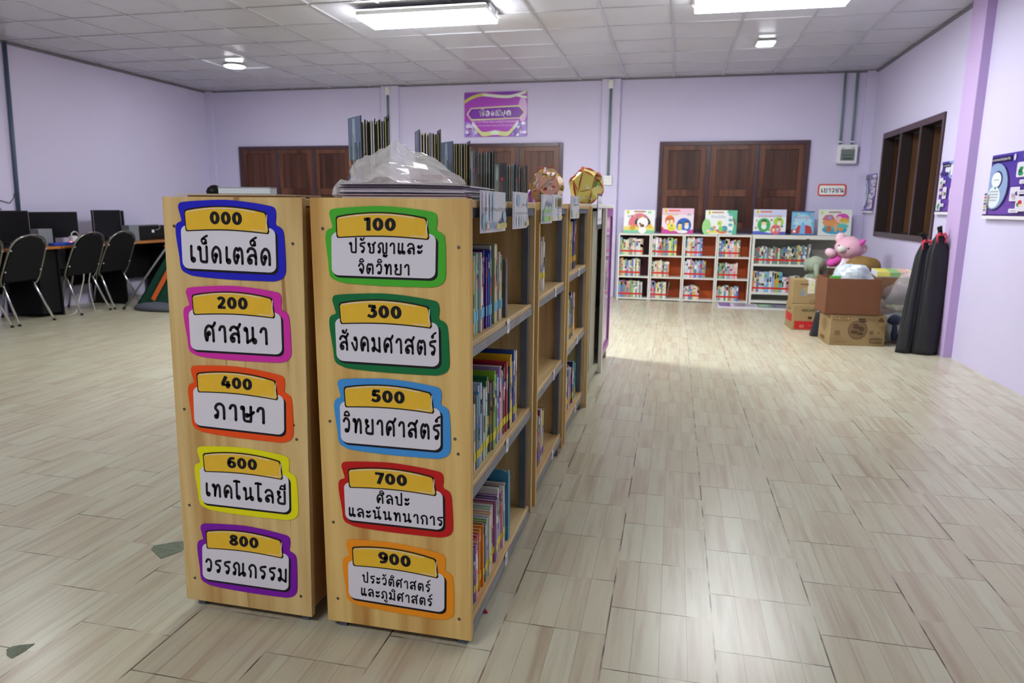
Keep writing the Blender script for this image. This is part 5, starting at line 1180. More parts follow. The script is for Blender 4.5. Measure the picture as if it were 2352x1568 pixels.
# wider steel shelf
t = thing('steel_shelf', 'wide white steel shelf with grey back right of the four small units', 'shelf unit', (1.56, 9.48, 0))
for a, b in ((.968, .998), (2.12, 2.15)):
    m = MB(); m.box((a, YS0, 0), (b, YS1, .88)); part(m, 'side_panel', WHITEMETAL, t, bevel=.002)
m = MB(); m.box((.962, YS0 - .006, .835), (2.156, YS1, .885)); part(m, 'top_panel', WHITEMETAL, t, bevel=.004)
for z in (.52, .16, .05):
    m = MB(); m.box((.998, YS0 + .002, z - .028), (2.12, YS1, z)); part(m, 'shelf', WHITEMETAL, t, bevel=.002)
m = MB(); m.box((.998, YS1 - .008, .02), (2.12, YS1, .84)); part(m, 'back_panel', GREYB, t)
m = MB(); m.box((1.6, YS0 - .012, .83), (1.64, YS0 - .006, .842)); part(m, 'label_holder', BLACK, t)
row_x(23, 1.0, 1.50, YS0 + .02, .5206, .2, 'upper shelf of wide steel shelf', 'books in the wide steel shelf', sd=71, pal=['purple', 'blue', 'lilac', 'cream', 'white', 'slate', 'maroon', 'blue', 'pale yellow', 'olive', 'green', 'cream', 'mint', 'brown'])
row_x(7, 1.50, 1.64, YS0 + .02, .5206, .225, 'right end of upper shelf, wide steel shelf', 'books in the wide steel shelf', sd=72, lean_last=.12, pal=['teal', 'pale yellow', 'white', 'slate'])
row_x(12, 1.0, 1.36, YS0 + .02, .1606, .25, 'lower shelf of wide steel shelf', 'books in the wide steel shelf', sd=73, pal=['lime', 'orange', 'blue', 'sky blue', 'teal', 'turquoise', 'sky blue', 'cream', 'blue', 'white'])
row_x(12, 1.36, 1.68, YS0 + .02, .1606, .2, 'right half of lower shelf, wide steel shelf', 'books in the wide steel shelf', sd=74, pal=['white', 'navy', 'cream', 'pink', 'mint', 'white', 'slate'])

# big picture books standing on top, leaning back on the wall side
def picbook(x, w, h, z, label, paint, bg, dep=.012, tilt=.12, rz=0.0):
    t = thing('picture_book', label, 'book', (x + w / 2, YS0 + .05, z))
    U = Vector((math.cos(rz), math.sin(rz), 0)); D = Vector((-math.sin(rz), math.cos(rz), 0)); V = (Vector((0, 0, 1)) * math.cos(tilt) + D * math.sin(tilt)); N = U.cross(V)
    z += .0025; O = Vector((x, YS0 + .035, z + .001))
    m = MB(); m.fbox(O, U * w, -N * dep, V * h, hx(bg)); part(m, 'cover', COVER, t, bevel=.0008)
    m = MB(); m.fbox(O + U * .003 + V * .002 - N * .0025, U * (w - .0035), -N * (dep - .005), V * (h - .0015)); part(m, 'pages', PAGES, t)
    a = Art(O + N * .0006, U, V); paint(a, w, h); part(a.mb, 'cover_picture', GLOSSY, t)
    # small easel foot behind
    s = MB(); P = O - N * dep + U * (w * .5) + V * (h * .45); s.fbox(P, U * .03, -N * .002, (Vector((P.x, P.y + .075, z)) - P)); part(s, 'stand_flap', PAPER, t)
    return t
def hdr(a, w, h, tag_=True):
    if tag_: a.rrect(.09 * w, .82 * h, .16 * w, .985 * h, .008 * w, hx('E8E43A')); a.ell(.125 * w, .9 * h, .014 * w, .03 * h, K_)
def kid(a, u, v, s, shirt, hair='#2A2420'):
    a.ell(u, v - .9 * s, .62 * s, .75 * s, hx(shirt)); a.ell(u, v, .62 * s, .58 * s, hx('F2D9A8')); a.ell(u, v + .28 * s, .62 * s, .4 * s, hx(hair)); a.ell(u, v - .06 * s, .5 * s, .36 * s, hx('F2D9A8')); a.ell(u - .2 * s, v - .04 * s, .05 * s, .06 * s, K_); a.ell(u + .2 * s, v - .04 * s, .05 * s, .06 * s, K_)
def pb1(a, w, h):
    a.rect(0, 0, w, h, hx('F0F2F2')); a.ell(.5 * w, .42 * h, .35 * w, .44 * h, hx('E0788A'), 28); a.rect(0, 0, w, .12 * h, hx('7CC8A8')); a.rect(0, .12 * h, w, .28 * h, hx('E6DC6A'))
    hdr(a, w, h); a.rrect(.32 * w, .9 * h, .7 * w, .955 * h, .008, hx('B8764A')); a.ell(.82 * w, .9 * h, .06 * w, .05 * h, hx('8EE0A0'))
    for i, c in enumerate(('#6AA0D8', '#E0584A', '#C8B89A', '#8A9A9A', '#E8883A', '#E8C84A', '#5A8AC8')): a.ell((.16 + .09 * i) * w, (.72 + .02 * math.sin(i)) * h, .03 * w, .045 * h, hx(c))
    a.ell(.28 * w, .24 * h, .1 * w, .12 * h, hx('D8A03A')); a.ell(.16 * w, .28 * h, .06 * w, .07 * h, hx('E8D8B0')); a.ell(.86 * w, .3 * h, .06 * w, .09 * h, hx('E8C24A'))
    a.ell(.43 * w, .5 * h, .06 * w, .14 * h, hx('2E2420'), rot=-25); a.ell(.79 * w, .5 * h, .06 * w, .14 * h, hx('2E2420'), rot=25)
    a.ell(.61 * w, .14 * h, .13 * w, .16 * h, hx('F4F2F0')); a.ell(.61 * w, .46 * h, .18 * w, .22 * h, hx('F6F4F2')); a.ell(.6 * w, .32 * h, .07 * w, .07 * h, hx('7A4A32')); a.ell(.53 * w, .4 * h, .035 * w, .04 * h, hx('3A4A34'))
def pb2(a, w, h):
    a.rect(0, 0, w, h, hx('F2E4EC')); a.rect(0, .75 * h, w, h, hx('F0C4DA')); a.poly([(0, 0), (w, 0), (w, .18 * h), (.6 * w, .08 * h), (.3 * w, .12 * h), (0, .2 * h)], hx('CC4AA0')); hdr(a, w, h); a.rrect(.2 * w, .88 * h, .57 * w, .94 * h, .008, hx('E86A5A'))
    a.text('เรียนรู้เรื่อง', .3 * w, .71 * h, .1 * h, hx('C8CC5A'), .42 * w); a.text('ฟัน', .85 * w, .71 * h, .09 * h, hx('5AB09A'), .12 * w)
    a.ell(.25 * w, .52 * h, .15 * w, .2 * h, hx('E8743A'), 26); kid(a, .19 * w, .52 * h, .075 * w, '#F2EADA'); kid(a, .31 * w, .54 * h, .075 * w, '#F2EADA')
    a.ell(.7 * w, .33 * h, .23 * w, .29 * h, hx('2A62C0'), 28); a.ell(.66 * w, .08 * h, .17 * w, .07 * h, hx('F0EEF2')); kid(a, .58 * w, .35 * h, .11 * w, '#E8D84A'); kid(a, .79 * w, .4 * h, .11 * w, '#E8EAF0')
    a.ell(.31 * w, .25 * h, .125 * w, .16 * h, hx('EEE63A'), 24); a.ell(.32 * w, .31 * h, .03 * w, .04 * h, hx('3A6AC0')); a.text('พัฒนา', .31 * w, .19 * h, .045 * h, hx('3A3A5A'), .15 * w)
    a.ell(.02 * w, .2 * h, .035 * w, .05 * h, hx('D83A3A'))
def pb3(a, w, h):
    a.rect(0, 0, w, h, hx('F0F4F2')); a.ell(.05 * w, .3 * h, .14 * w, .34 * h, hx('9EDC8A')); a.poly([(.7 * w, h), (.68 * w, .9 * h), (.85 * w, .8 * h), (.9 * w, .4 * h), (.86 * w, 0), (w, 0), (w, h)], hx('5AB890')); a.poly([(.86 * w, .7 * h), (.92 * w, .66 * h), (.99 * w, .4 * h), (.95 * w, .4 * h)], hx('8A5A52')); hdr(a, w, h); a.rrect(.2 * w, .88 * h, .58 * w, .935 * h, .008, hx('C8865A'))
    a.text('กินอะไรดีนะ', .42 * w, .68 * h, .11 * h, hx('9AA0C8'), .46 * w); a.poly([(.05 * w, .05 * h), (.7 * w, .05 * h), (.66 * w, .2 * h), (.3 * w, .18 * h), (.1 * w, .12 * h)], hx('E8E04A')); a.ell(.56 * w, .12 * h, .16 * w, .09 * h, hx('E07A4A'))
    a.ell(.62 * w, .24 * h, .1 * w, .12 * h, hx('4A9AB0')); a.ell(.5 * w, .22 * h, .07 * w, .12 * h, hx('8ACC5A')); a.ell(.46 * w, .45 * h, .075 * w, .11 * h, hx('C8E05A')); a.ell(.44 * w, .47 * h, .012 * w, .02 * h, K_); a.ell(.4 * w, .16 * h, .05 * w, .05 * h, hx('E05AA8')); a.ell(.24 * w, .22 * h, .07 * w, .09 * h, hx('8AA8C8')); a.ell(.3 * w, .28 * h, .05 * w, .07 * h, hx('D8A86A')); a.ell(.1 * w, .13 * h, .06 * w, .06 * h, hx('E8D8D0'))
    for v in (.12, .4, .6, .82): a.ell(.8 * w, v * h, .07 * w, .06 * h, hx('6AB8C0'))
def pb4(a, w, h):
    a.rect(0, 0, w, h, hx('EDEEF6')); a.rect(0, .7 * h, w, h, hx('D0D4F0')); a.poly([(0, 0), (w, 0), (w, .13 * h), (.5 * w, .06 * h), (.2 * w, .14 * h), (0, .12 * h)], hx('5A6AC8')); hdr(a, w, h); a.rrect(.2 * w, .88 * h, .56 * w, .94 * h, .008, hx('D8705A')); a.text('บุคคลและอาชีพ', .5 * w, .69 * h, .1 * h, hx('C07A5A'), .72 * w)
    a.ell(.33 * w, .38 * h, .2 * w, .28 * h, hx('3EAE5A'), 28); kid(a, .33 * w, .47 * h, .13 * w, '#F0F0F2'); a.ell(.77 * w, .5 * h, .15 * w, .2 * h, hx('A8D84A'), 26); kid(a, .79 * w, .55 * h, .09 * w, '#F0F0F2'); a.ell(.69 * w, .2 * h, .15 * w, .2 * h, hx('E0707A'), 26); kid(a, .63 * w, .24 * h, .065 * w, '#F0D8A0'); kid(a, .75 * w, .25 * h, .065 * w, '#A8C4E0')
    for u, v, c in ((.1, .55, '#A8C84A'), (.55, .58, '#8A7A4A'), (.88, .33, '#5A6AB0'), (.08, .26, '#A88A5A'), (.88, .08, '#7A4A7A'), (.5, .18, '#8AA85A')): a.ell(u * w, v * h, .03 * w, .04 * h, hx(c))
def pb5(a, w, h):
    a.rect(0, 0, w, h, hx('7CBCE0')); a.rect(0, .95 * h, w, h, hx('3A6A9A')); a.rect(0, 0, w, .07 * h, hx('4A78B0')); a.ell(.5 * w, .5 * h, .42 * w, .36 * h, hx('A8D8EE'))
    a.text('World of Words', .5 * w, .68 * h, .12 * h, hx('C04A5A'), .74 * w)
    a.poly([(.2 * w, .07 * h), (.2 * w, .25 * h), (.32 * w, .42 * h), (.42 * w, .38 * h), (.42 * w, .07 * h)], hx('C04A48')); a.poly([(.58 * w, .07 * h), (.54 * w, .4 * h), (.7 * w, .42 * h), (.86 * w, .36 * h), (.93 * w, .16 * h), (.93 * w, .07 * h)], hx('B84444')); a.poly([(.0, .07 * h), (.2 * w, .07 * h), (.22 * w, .22 * h), (0, .24 * h)], hx('B04040'))
    a.poly([(.36 * w, .05 * h), (.62 * w, .05 * h), (.6 * w, .46 * h), (.52 * w, .56 * h), (.42 * w, .46 * h)], hx('7FB4E4')); a.rect(.08 * w, .1 * h, .2 * w, .2 * h, W_)
    for u, v, c in ((.3, .88, '#E0E05A'), (.78, .88, '#4A8AC8'), (.9, .84, '#E0A05A'), (.12, .58, '#D8B05A'), (.65, .62, '#E0B060'), (.9, .48, '#6AB88A'), (.14, .38, '#4A8AA8'), (.24, .5, '#EEF0F0')): a.ell(u * w, v * h, .04 * w, .035 * h, hx(c))
def pb6(a, w, h):
    a.rect(0, 0, w, h, hx('E2EAE4')); a.rrect(.3 * w, .87 * h, .68 * w, .92 * h, .008, hx('AA8270')); a.rrect(.06 * w, .8 * h, .14 * w, .95 * h, .008, hx('DCE07A'))
    a.ell(.5 * w, .22 * h, .38 * w, .17 * h, hx('4AA8CC')); a.ell(.54 * w, .36 * h, .38 * w, .12 * h, hx('6AC4B8')); a.ell(.38 * w, .5 * h, .26 * w, .15 * h, hx('E0A066')); a.poly([(.1 * w, .6 * h), (.2 * w, .78 * h), (.4 * w, .8 * h), (.5 * w, .64 * h), (.3 * w, .56 * h)], hx('CC7A86')); a.ell(.72 * w, .68 * h, .2 * w, .17 * h, hx('D45AB8')); a.ell(.62 * w, .62 * h, .1 * w, .12 * h, hx('F0C8C0')); a.ell(.78 * w, .58 * h, .14 * w, .1 * h, hx('E0AE5A')); a.ell(.82 * w, .52 * h, .1 * w, .05 * h, hx('D8D060'))
    a.ell(.32 * w, .25 * h, .09 * w, .12 * h, hx('B8785A')); a.poly([(.46 * w, .45 * h), (.58 * w, .45 * h), (.56 * w, .14 * h), (.5 * w, .14 * h)], hx('E8A878')); a.ell(.68 * w, .24 * h, .08 * w, .07 * h, hx('E0A058')); a.ell(.34 * w, .68 * h, .06 * w, .06 * h, hx('9AA4D0'))
ZT = .8775; ZT2 = .8855
picbook(-.66, .40, .30, ZT, 'picture book with white puppy on pink circle, leftmost on the low shelves', pb1, '#F0F2F2')
picbook(-.17, .40, .325, ZT, 'pink picture book with two round pictures of children, second on the shelves', pb2, '#F0C4DA')
picbook(.375, .39, .305, ZT, 'picture book with green turtle, third on the low shelves', pb3, '#EEF2F0')
picbook(.965, .39, .312, ZT2, 'picture book with green, lime and pink circles, fourth on the low shelves', pb4, '#D8DCF0')
picbook(1.42, .265, .295, ZT2, 'square blue and red picture book, fifth on the low shelves', pb5, '#4A78B0', dep=.02)
picbook(1.735, .385, .32, ZT2, 'pale board book with coloured animal shapes, rightmost on the low shelves', pb6, '#E2EAE4', rz=.05)

# purple printed board lying on the floor before the steel shelf
t = thing('printed_board', 'purple white and green printed board lying flat before the low shelves', 'board', (1.0, 9.1, 0))
m = MB(); m.box((.57, 8.93, 0), (1.47, 9.3, .014)); part(m, 'board', mat('white_foam_board', hx('DDDAE8'), 0.4), t)
a = Art((.57, 8.93, .0146), (1, 0, 0), (0, 1, 0)); a.rect(.02, .03, .16, .36, hx('6A35A8')); a.rect(.2, .06, .46, .34, hx('CBC4DA')); a.poly([(.2, .08), (.46, .2), (.46, .26), (.2, .14)], hx('54484E')); a.poly([(.2, .22), (.4, .3), (.4, .33), (.2, .27)], hx('5E5460')); a.rect(.48, .05, .66, .35, hx('5E9A6A')); a.ell(.56, .2, .06, .09, hx('A8C8B0')); a.rect(.66, .05, .88, .35, hx('3A3A6A')); a.ell(.76, .2, .07, .08, hx('7A6AA8')); a.rect(.7, .03, .78, .09, hx('9AB85A')); part(a.mb, 'printed_face', GLOSSY, t)

# ================================================================== BOXES, BAGS AND TOYS IN THE RIGHT HAND CORNER
CB = mat('corrugated_board', hx('A38C64'), 0.8, spec=.15, var=.08, vscale=6); CB2 = mat('brown_board', hx('7A523C'), 0.8, spec=.15, var=.06, vscale=5); TAPE = film('parcel_tape', (.92, .9, .86, 1), .75, .25)
def carton(O, w, d, h, rz, m_, label, paint=None, side=None, open_top=False, cat='cardboard box'):
    c_, s_ = math.cos(rz), math.sin(rz); U = Vector((c_, s_, 0)); D = Vector((-s_, c_, 0)); Z = Vector((0, 0, 1)); O = Vector(O)
    t = thing('cardboard_box', label, cat, O + U * w / 2 + D * d / 2)
    m = MB()
    if open_top:
        k = .006
        m.fbox(O, U * w, D * k, Z * h); m.fbox(O + D * (d - k), U * w, D * k, Z * h); m.fbox(O + D * k, U * k, D * (d - 2 * k), Z * h); m.fbox(O + D * k + U * (w - k), U * k, D * (d - 2 * k), Z * h); m.fbox(O, U * w, D * d, Z * .008)
        part(m, 'walls', m_, t, bevel=.002)
    else:
        m.fbox(O, U * w, D * d, Z * h); part(m, 'body', m_, t, bevel=.004)
        s2 = MB(); s2.fbox(O + Z * (h + .0002) + D * (d / 2 - .002), U * w, D * .004, Z * .0008); part(s2, 'flap_seam', mat('dark_board_edge', hx('8A6E48'), .9), t)
    if paint:
        a = Art(O - D * .0006, U, Z); paint(a, w, h); part(a.mb, 'front_print', PAPER, t)
    if side:
        a = Art(O + D * d - U * .0006, -D, Z); side(a, d, h); part(a.mb, 'side_print', PAPER, t)
    return t, O, U, D
BR = hx('6A5438')
def pr_small(a, w, h):
    a.ell(.42 * w, .5 * h, .14 * w, .17 * h, hx('8E9A98')); a.ell(.55 * w, .56 * h, .2 * w, .16 * h, hx('AC9468')); a.ell(.34 * w, .47 * h, .06 * w, .12 * h, hx('7690A4')); a.rrect(.6 * w, .06 * h, .9 * w, .2 * h, .008, BR); a.rrect(.615 * w, .075 * h, .885 * w, .185 * h, .006, hx('B59A6C'))
    for i in range(4): a.rect((.64 + .06 * i) * w, .1 * h, (.675 + .06 * i) * w, .16 * h, BR)
    a.rect(.26 * w, .81 * h, .36 * w, .84 * h, BR); a.rect(.38 * w, .81 * h, .54 * w, .84 * h, BR); a.ell(.87 * w, .82 * h, .05 * w, .05 * h, BR)
def pr_red(a, w, h):
    a.rect(.06 * w, .04 * h, .75 * w, .36 * h, hx('BE2A2E')); a.rect(.66 * w, .36 * h, .98 * w, .7 * h, hx('BE2A2E')); a.ell(.84 * w, .52 * h, .1 * w, .14 * h, hx('D88A6A')); a.text('NESCAFÉ', .42 * w, .74 * h, .1 * h, K_, .36 * w); a.text('60', .27 * w, .1 * h, .12 * h, hx('E0A894'), .12 * w); a.text('NESCAFÉ', .56 * w, .16 * h, .06 * h, hx('D86A62'), .22 * w)
    a.ell(.46 * w, .5 * h, .035 * w, .05 * h, hx('4A2A1E')); a.ell(.5 * w, .5 * h, .035 * w, .05 * h, hx('4A2A1E'))
def pr_side(a, w, h): a.rect(.05 * w, .3 * h, .92 * w, .62 * h, hx('BE2A2E')); a.text('NESCAFÉ', .5 * w, .74 * h, .08 * h, K_, .4 * w); a.poly([(.1 * w, .34 * h), (.2 * w, .34 * h), (.18 * w, .72 * h), (.13 * w, .72 * h)], hx('C86A4A'))
def pr_bot(a, w, h):
    a.ell(.5 * w, .52 * h, .175 * w, .31 * h, BR, 30); a.ell(.5 * w, .52 * h, .16 * w, .285 * h, hx('82694A'), 30)
    for u, v, ru, rv in ((.44, .45, .07, .06), (.55, .4, .06, .05), (.5, .6, .1, .05), (.46, .68, .05, .04), (.57, .55, .05, .08)): a.ell(u * w, v * h, ru * w, rv * h, hx('5A4630')); 
    a.rect(.5 * w, .84 * h, .62 * w, .89 * h, hx('4A3A26')); a.rect(.52 * w, .78 * h, .64 * w, .82 * h, hx('4A3A26'))
    a.rrect(.05 * w, .84 * h, .34 * w, .95 * h, .01, BR); a.rrect(.06 * w, .855 * h, .33 * w, .935 * h, .008, hx('BFA070')); a.rect(.085 * w, .88 * h, .14 * w, .915 * h, BR); a.rect(.155 * w, .88 * h, .3 * w, .915 * h, BR)
    a.rect(.09 * w, .34 * h, .18 * w, .48 * h, hx('7E6A4C')); a.rect(.71 * w, .38 * h, .78 * w, .5 * h, hx('7E6A4C')); a.rect(.86 * w, .43 * h, .9 * w, .45 * h, BR); a.rect(.872 * w, .41 * h, .888 * w, .47 * h, BR)
    a.rrect(.73 * w, .1 * h, .95 * w, .25 * h, .008, K_); a.rrect(.74 * w, .12 * h, .94 * w, .23 * h, .006, hx('A88C60'))
    for i in range(6): a.rect((.755 + .03 * i) * w, .13 * h, (.772 + .03 * i) * w, .22 * h, BR)
    a.poly([(.85 * w, .85 * h), (.9 * w, .95 * h), (.95 * w, .85 * h), (.95 * w, .8 * h), (.85 * w, .8 * h)], BR); a.rect(.865 * w, .66 * h, .945 * w, .79 * h, hx('A88C60')); a.rect(.05 * w, .1 * h, .32 * w, .15 * h, hx('A58A60')); a.rect(.07 * w, .115 * h, .3 * w, .13 * h, BR)
def pr_bots(a, w, h): a.ell(.5 * w, .6 * h, .2 * w, .2 * h, hx('8E7450')); a.rect(.2 * w, .1 * h, .6 * w, .22 * h, BR)
tb, *_ = carton((1.205, 7.43, 0), .345, .33, .258, .06, CB, 'brown and red printed cardboard box under the small taped box', pr_red, pr_side)
ts, O, U, D = carton((1.195, 7.475, .2595), .275, .24, .245, .03, CB, 'small taped cardboard box on top of the red printed box', pr_small)
m = MB(); Z = Vector((0, 0, 1)); m.fbox(O + U * .14 - D * .0022 + Z * .11, U * .066, D * .0012, Z * .136); m.fbox(O + U * .14 + Z * .2458, U * .066, D * .238, Z * .001); part(m, 'tape', mat('white_parcel_tape', hx('D8D4C8'), .3), ts)
a = Art(O + U * .172 - D * .0026 + Z * .135, U, Z); a.rect(0, 0, .016, .08, hx('D8D84A')); a.ell(.008, .03, .006, .01, hx('E8E8E0')); part(a.mb, 'tape_print', PAPER, ts)
carton((1.405, 6.66, 0), .47, .34, .277, .09, CB, 'long printed cardboard box with round picture on the floor, under the open brown box', pr_bot, pr_bots)
tbig, Ob, Ub, Db = carton((1.345, 6.655, .2785), .455, .36, .322, .06, CB2, 'large plain brown open box stacked on the long printed box', open_top=True)
# big hidden-backed carton against the wall that carries the toys, with a printed lid on it
tl, Ol, Ul, Dl = carton((1.70, 7.36, 0), .55, 1.1, .56, 0, mat('dark_brown_board', hx('7A5A3C'), .8), 'dark brown box by the right wall behind the open brown box')
t = thing('box_lid', 'white box lid with yellow green and pink panels by the right wall', 'lid', (2.1, 7.5, .5615)); m = MB(); m.fbox((1.93, 7.37, .5615), (.33, 0, 0), (0, .22, .02), (0, -.004, .05)); part(m, 'tray', mat('white_carton', hx('DDE6EE'), 0.5), t)
a = Art((1.93, 7.366, .613), (1, 0, 0), (0, .22, .02)); a.rect(.01, .01, .32, .21, hx('E6DC62')); a.rect(.03, .02, .11, .19, hx('E0D65A')); a.rect(.115, .02, .205, .19, hx('8CBF7A')); a.rect(.21, .02, .3, .19, hx('E4B8B0')); part(a.mb, 'printed_panel', PAPER, t)
a = Art((1.93, 7.3652, .5615), (1, 0, 0), (0, -.004, .05)); a.rect(.0, .008, .33, .05, hx('E9DF6E')); a.rect(.115, .01, .205, .05, hx('8CBF7A')); a.rect(.21, .01, .3, .05, hx('E4B8B0')); part(a.mb, 'printed_rim', PAPER, t)

# bag of things in the open brown box
MILK = film('milky_polythene', (.93, .95, .96, 1), .6, .15)
t = thing('plastic_bag', 'white crumpled plastic bag bulging out of the open brown box', 'bag', (1.6, 6.84, .30))
m = crumple((1.585, 6.86, .545), (.195, .15, .19), 2.2, .29, amp=.22, fine=.06, seg=30, ring=20); part(m, 'film', mat('white_polythene', hx('B9C4CA'), .25, spec=.5), t, False)
t = thing('folder', 'bright green folder edge at the left of the open brown box', 'folder', (1.40, 6.76, .30)); m = MB(); m.fbox((1.375, 6.75, .29), (.09, .01, 0), (0, .006, 0), (.01, 0, .325)); part(m, 'cover', mat('bright_green_plastic', hx('66D452'), .4), t)
t = thing('plastic_bag', 'small clear bag of grey cloth standing behind the open brown box', 'bag', (1.53, 7.16, 0)); m = crumple((1.575, 7.22, .36), (.085, .07, .37), 5.5, .0, amp=.2, fine=.06, seg=24, ring=18); part(m, 'film', MILK, t); m = MB(); m.blob((1.575, 7.22, .33), (.06, .05, .3), 16, 12, zmin=.006); part(m, 'grey_cloth', mat('grey_cloth', hx('6A6A74'), .9), t, True)
m = crumple((1.9, 7.79, .635), (.17, .14, .1), 4.4, .561, amp=.06, fine=.01, seg=28, ring=18); single(m, 'cushion', mat('tan_velour', hx('8A6E42'), .95, spec=.1, var=.2, vscale=30), 'rounded tan cushion behind the white bag in the open brown box', 'cushion', smooth=True)
# small black bag between boxes
m = MB(); rings = []
for k in range(7):
    f = k / 6; r = (.075 * (1 - .45 * f), .06 * (1 - .6 * f)); rings.append([(1.395 + .02 * f + r[0] * (1 + .12 * math.cos(5 * a_ + f * 3)) * math.cos(a_), 7.13 + r[1] * (1 + .12 * math.cos(5 * a_ + f * 3)) * math.sin(a_), .002 + .265 * f) for a_ in [2 * PI * j / 20 for j in range(20)]])
m.loft(rings); single(m, 'black_bag', mat('navy_black_polythene', hx('23252E'), .35), 'small black bag standing between the red printed box and the long box', 'bag', smooth=True)
# clear sack of clothes
t = thing('plastic_sack', 'tall clear plastic sack of clothes right of the stacked boxes', 'bag', (2.03, 6.98, 0))
m = MB(); m.blob((2.03, 7.0, .43), (.13, .12, .11), 20, 12, lambda d: 1 + .12 * noise.noise(d * 2.4)); part(m, 'brown_garment', mat('brown_cloth', hx('6A5A58'), .9), t, True)
m = MB(); m.blob((2.04, 6.97, .325), (.135, .12, .035), 18, 8, lambda d: 1 + .15 * noise.noise(d * 3)); part(m, 'khaki_garment', mat('khaki_cloth', hx('7A7658'), .9), t, True)
m = MB(); m.blob((2.03, 6.97, .15), (.135, .12, .15), 22, 14, lambda d: 1 + .08 * noise.noise(d * 3), zmin=.012); part(m, 'white_garment', mat('white_cloth', hx('C8CCD4'), .9), t, True)
for c_, r_ in (((2.0, 6.865, .22), (.075, .03, .05)), ((1.99, 6.86, .11), (.025, .03, .09)), ((2.06, 6.87, .06), (.08, .03, .04))):
    m = MB(); m.blob(c_, r_, 14, 8, lambda d: 1 + .3 * noise.noise(d * 2.5)); part(m, 'navy_print', mat('navy_cloth', hx('2E3A50'), .9), t, True)
m = crumple((2.045, 6.98, .31), (.165, .15, .34), 7.7, .003, amp=.12, fine=.05, seg=28, ring=22, skew=lambda v: (v[0] + max(0, v[2] - .35) * .25, v[1], v[2])); part(m, 'film', film('sack_polythene', (.93, .95, .97, 1), .2, .15), t)

# two long black bundles tied with red ribbon, leaning on the pillar
RIB = mat('red_ribbon', hx('C43A50'), .5); 
def bundle(base, top, r0, r1, n_fold, label, ribz, tuft):
    t = thing('black_bundle', label, 'bundle', (base[0], base[1], 0)); base, top = Vector(base), Vector(top); m = MB(); rings = []; K = 22; n = 40
    for k in range(K + 1):
        f = k / K; p = base.lerp(top, f); sh = (1 - .24 * f ** 2.0) * (1 - .72 * (max(0, f - .84) / .16) ** 1.6)
        ring = []
        for j in range(n):
            a_ = 2 * PI * j / n; fold = 1 + .14 * math.cos(n_fold * a_ + 2.2 * f + .8 * math.sin(3 * f)) * (.5 + .8 * f) + .05 * math.cos(2 * n_fold * a_ + 5 * f)
            ring.append((p.x + r0 * sh * fold * math.cos(a_), p.y + r1 * sh * fold * math.sin(a_), max(p.z, .002)))
        rings.append(ring)
    m.loft(rings); part(m, 'cloth_body', mat('black_nylon', hx('1D1E22'), .5, spec=.4, bump=.15, vscale=9), t, True)
    q_ = top; m = MB(); m.tube([q_ + Vector((.03 * math.cos(a_), .03 * math.sin(a_), -.012)) for a_ in [2 * PI * j / 14 for j in range(15)]], .006, 8); part(m, 'ribbon_tie', RIB, t, True)
    for sx in (-1, 1):
        m = MB(); m.tube([q_ + Vector((0, -.03, 0)), q_ + Vector((sx * .02, -.05, .005)), q_ + Vector((sx * .034, -.045, -.02)), q_ + Vector((sx * .03, -.05, -.075))], [.005, .008, .009, .006], 8); part(m, 'ribbon_tail', RIB, t, True)
    m = MB(); m.tube([q_ + Vector((0, 0, -.02)), q_ + Vector((tuft * .3, 0, .02)), q_ + Vector((tuft, .0, .055)), q_ + Vector((tuft * 1.9, 0, .045))], [.02, .017, .022, .012], 10); part(m, 'gathered_end', BLACKMATTE, t, True)
bundle((1.962, 6.46, 0), (2.062, 6.55, .95), .06, .05, 4, 'slimmer black tied bundle, the left of two leaning on the right wall', .9, -.03)
bundle((2.112, 6.43, 0), (2.15, 6.5, 1.01), .092, .055, 4, 'wider black tied bundle, the right of two leaning by the pillar', .95, -.012)

# soft toys
FUR = lambda n, c: mat(n, hx(c), .95, spec=.1, bump=.6, vscale=70)
PK = FUR('pink_plush', 'E4B4C6'); PK2 = FUR('light_pink_plush', 'EAC4D2'); GRN = FUR('grey_green_plush', '9AA592'); MAG = mat('magenta_cloth', hx('DE58B8'), .7)
fz = lambda a_, s_: (lambda d: 1 + a_ * noise.noise(d * s_))
t = thing('teddy_bear', 'pink plush teddy bear with magenta bow in the right corner', 'soft toy', (1.80, 8.2, .5605))
m = MB(); m.blob((1.84, 8.22, .66), (.14, .13, .13), 24, 16, fz(.06, 5), zmin=.561); part(m, 'body', PK2, t, True)
m = MB(); m.blob((1.70, 8.16, .655), (.085, .07, .055), 18, 10, fz(.05, 4), Matrix.Rotation(-.5, 3, 'Y')); part(m, 'shirt', MAG, t, True)
m = MB(); m.blob((1.835, 8.17, .795), (.145, .135, .125), 28, 18, fz(.06, 6)); hd = part(m, 'head', PK, t, True)
m = MB(); m.blob((1.745, 8.07, .79), (.05, .045, .042), 16, 10, fz(.05, 4)); part(m, 'muzzle', FUR('white_plush', 'DCDCD6'), hd, True)
for p in ((1.80, 8.038, .80), (1.715, 8.075, .825)):
    m = MB(); m.blob(p, (.009, .009, .009), 10, 8); part(m, 'eye', BLACK, hd, True)
for p in ((1.965, 8.15, .80), (1.75, 8.22, .9)):
    m = MB(); m.blob(p, (.05, .035, .06), 16, 10, fz(.06, 4)); part(m, 'ear', PK2, hd, True)
for sx in (-1, 1):
    m = MB(); m.blob((1.925 + .018 * sx, 8.075, .85 + .022 * sx), (.026, .015, .034), 12, 8, None, Matrix.Rotation(.7, 3, 'Y')); part(m, 'bow_loop', MAG, hd, True)
m = MB(); m.blob((1.645, 8.12, .745), (.06, .05, .045), 18, 10, fz(.06, 4), Matrix.Rotation(.6, 3, 'Y')); part(m, 'arm', PK2, t, True)
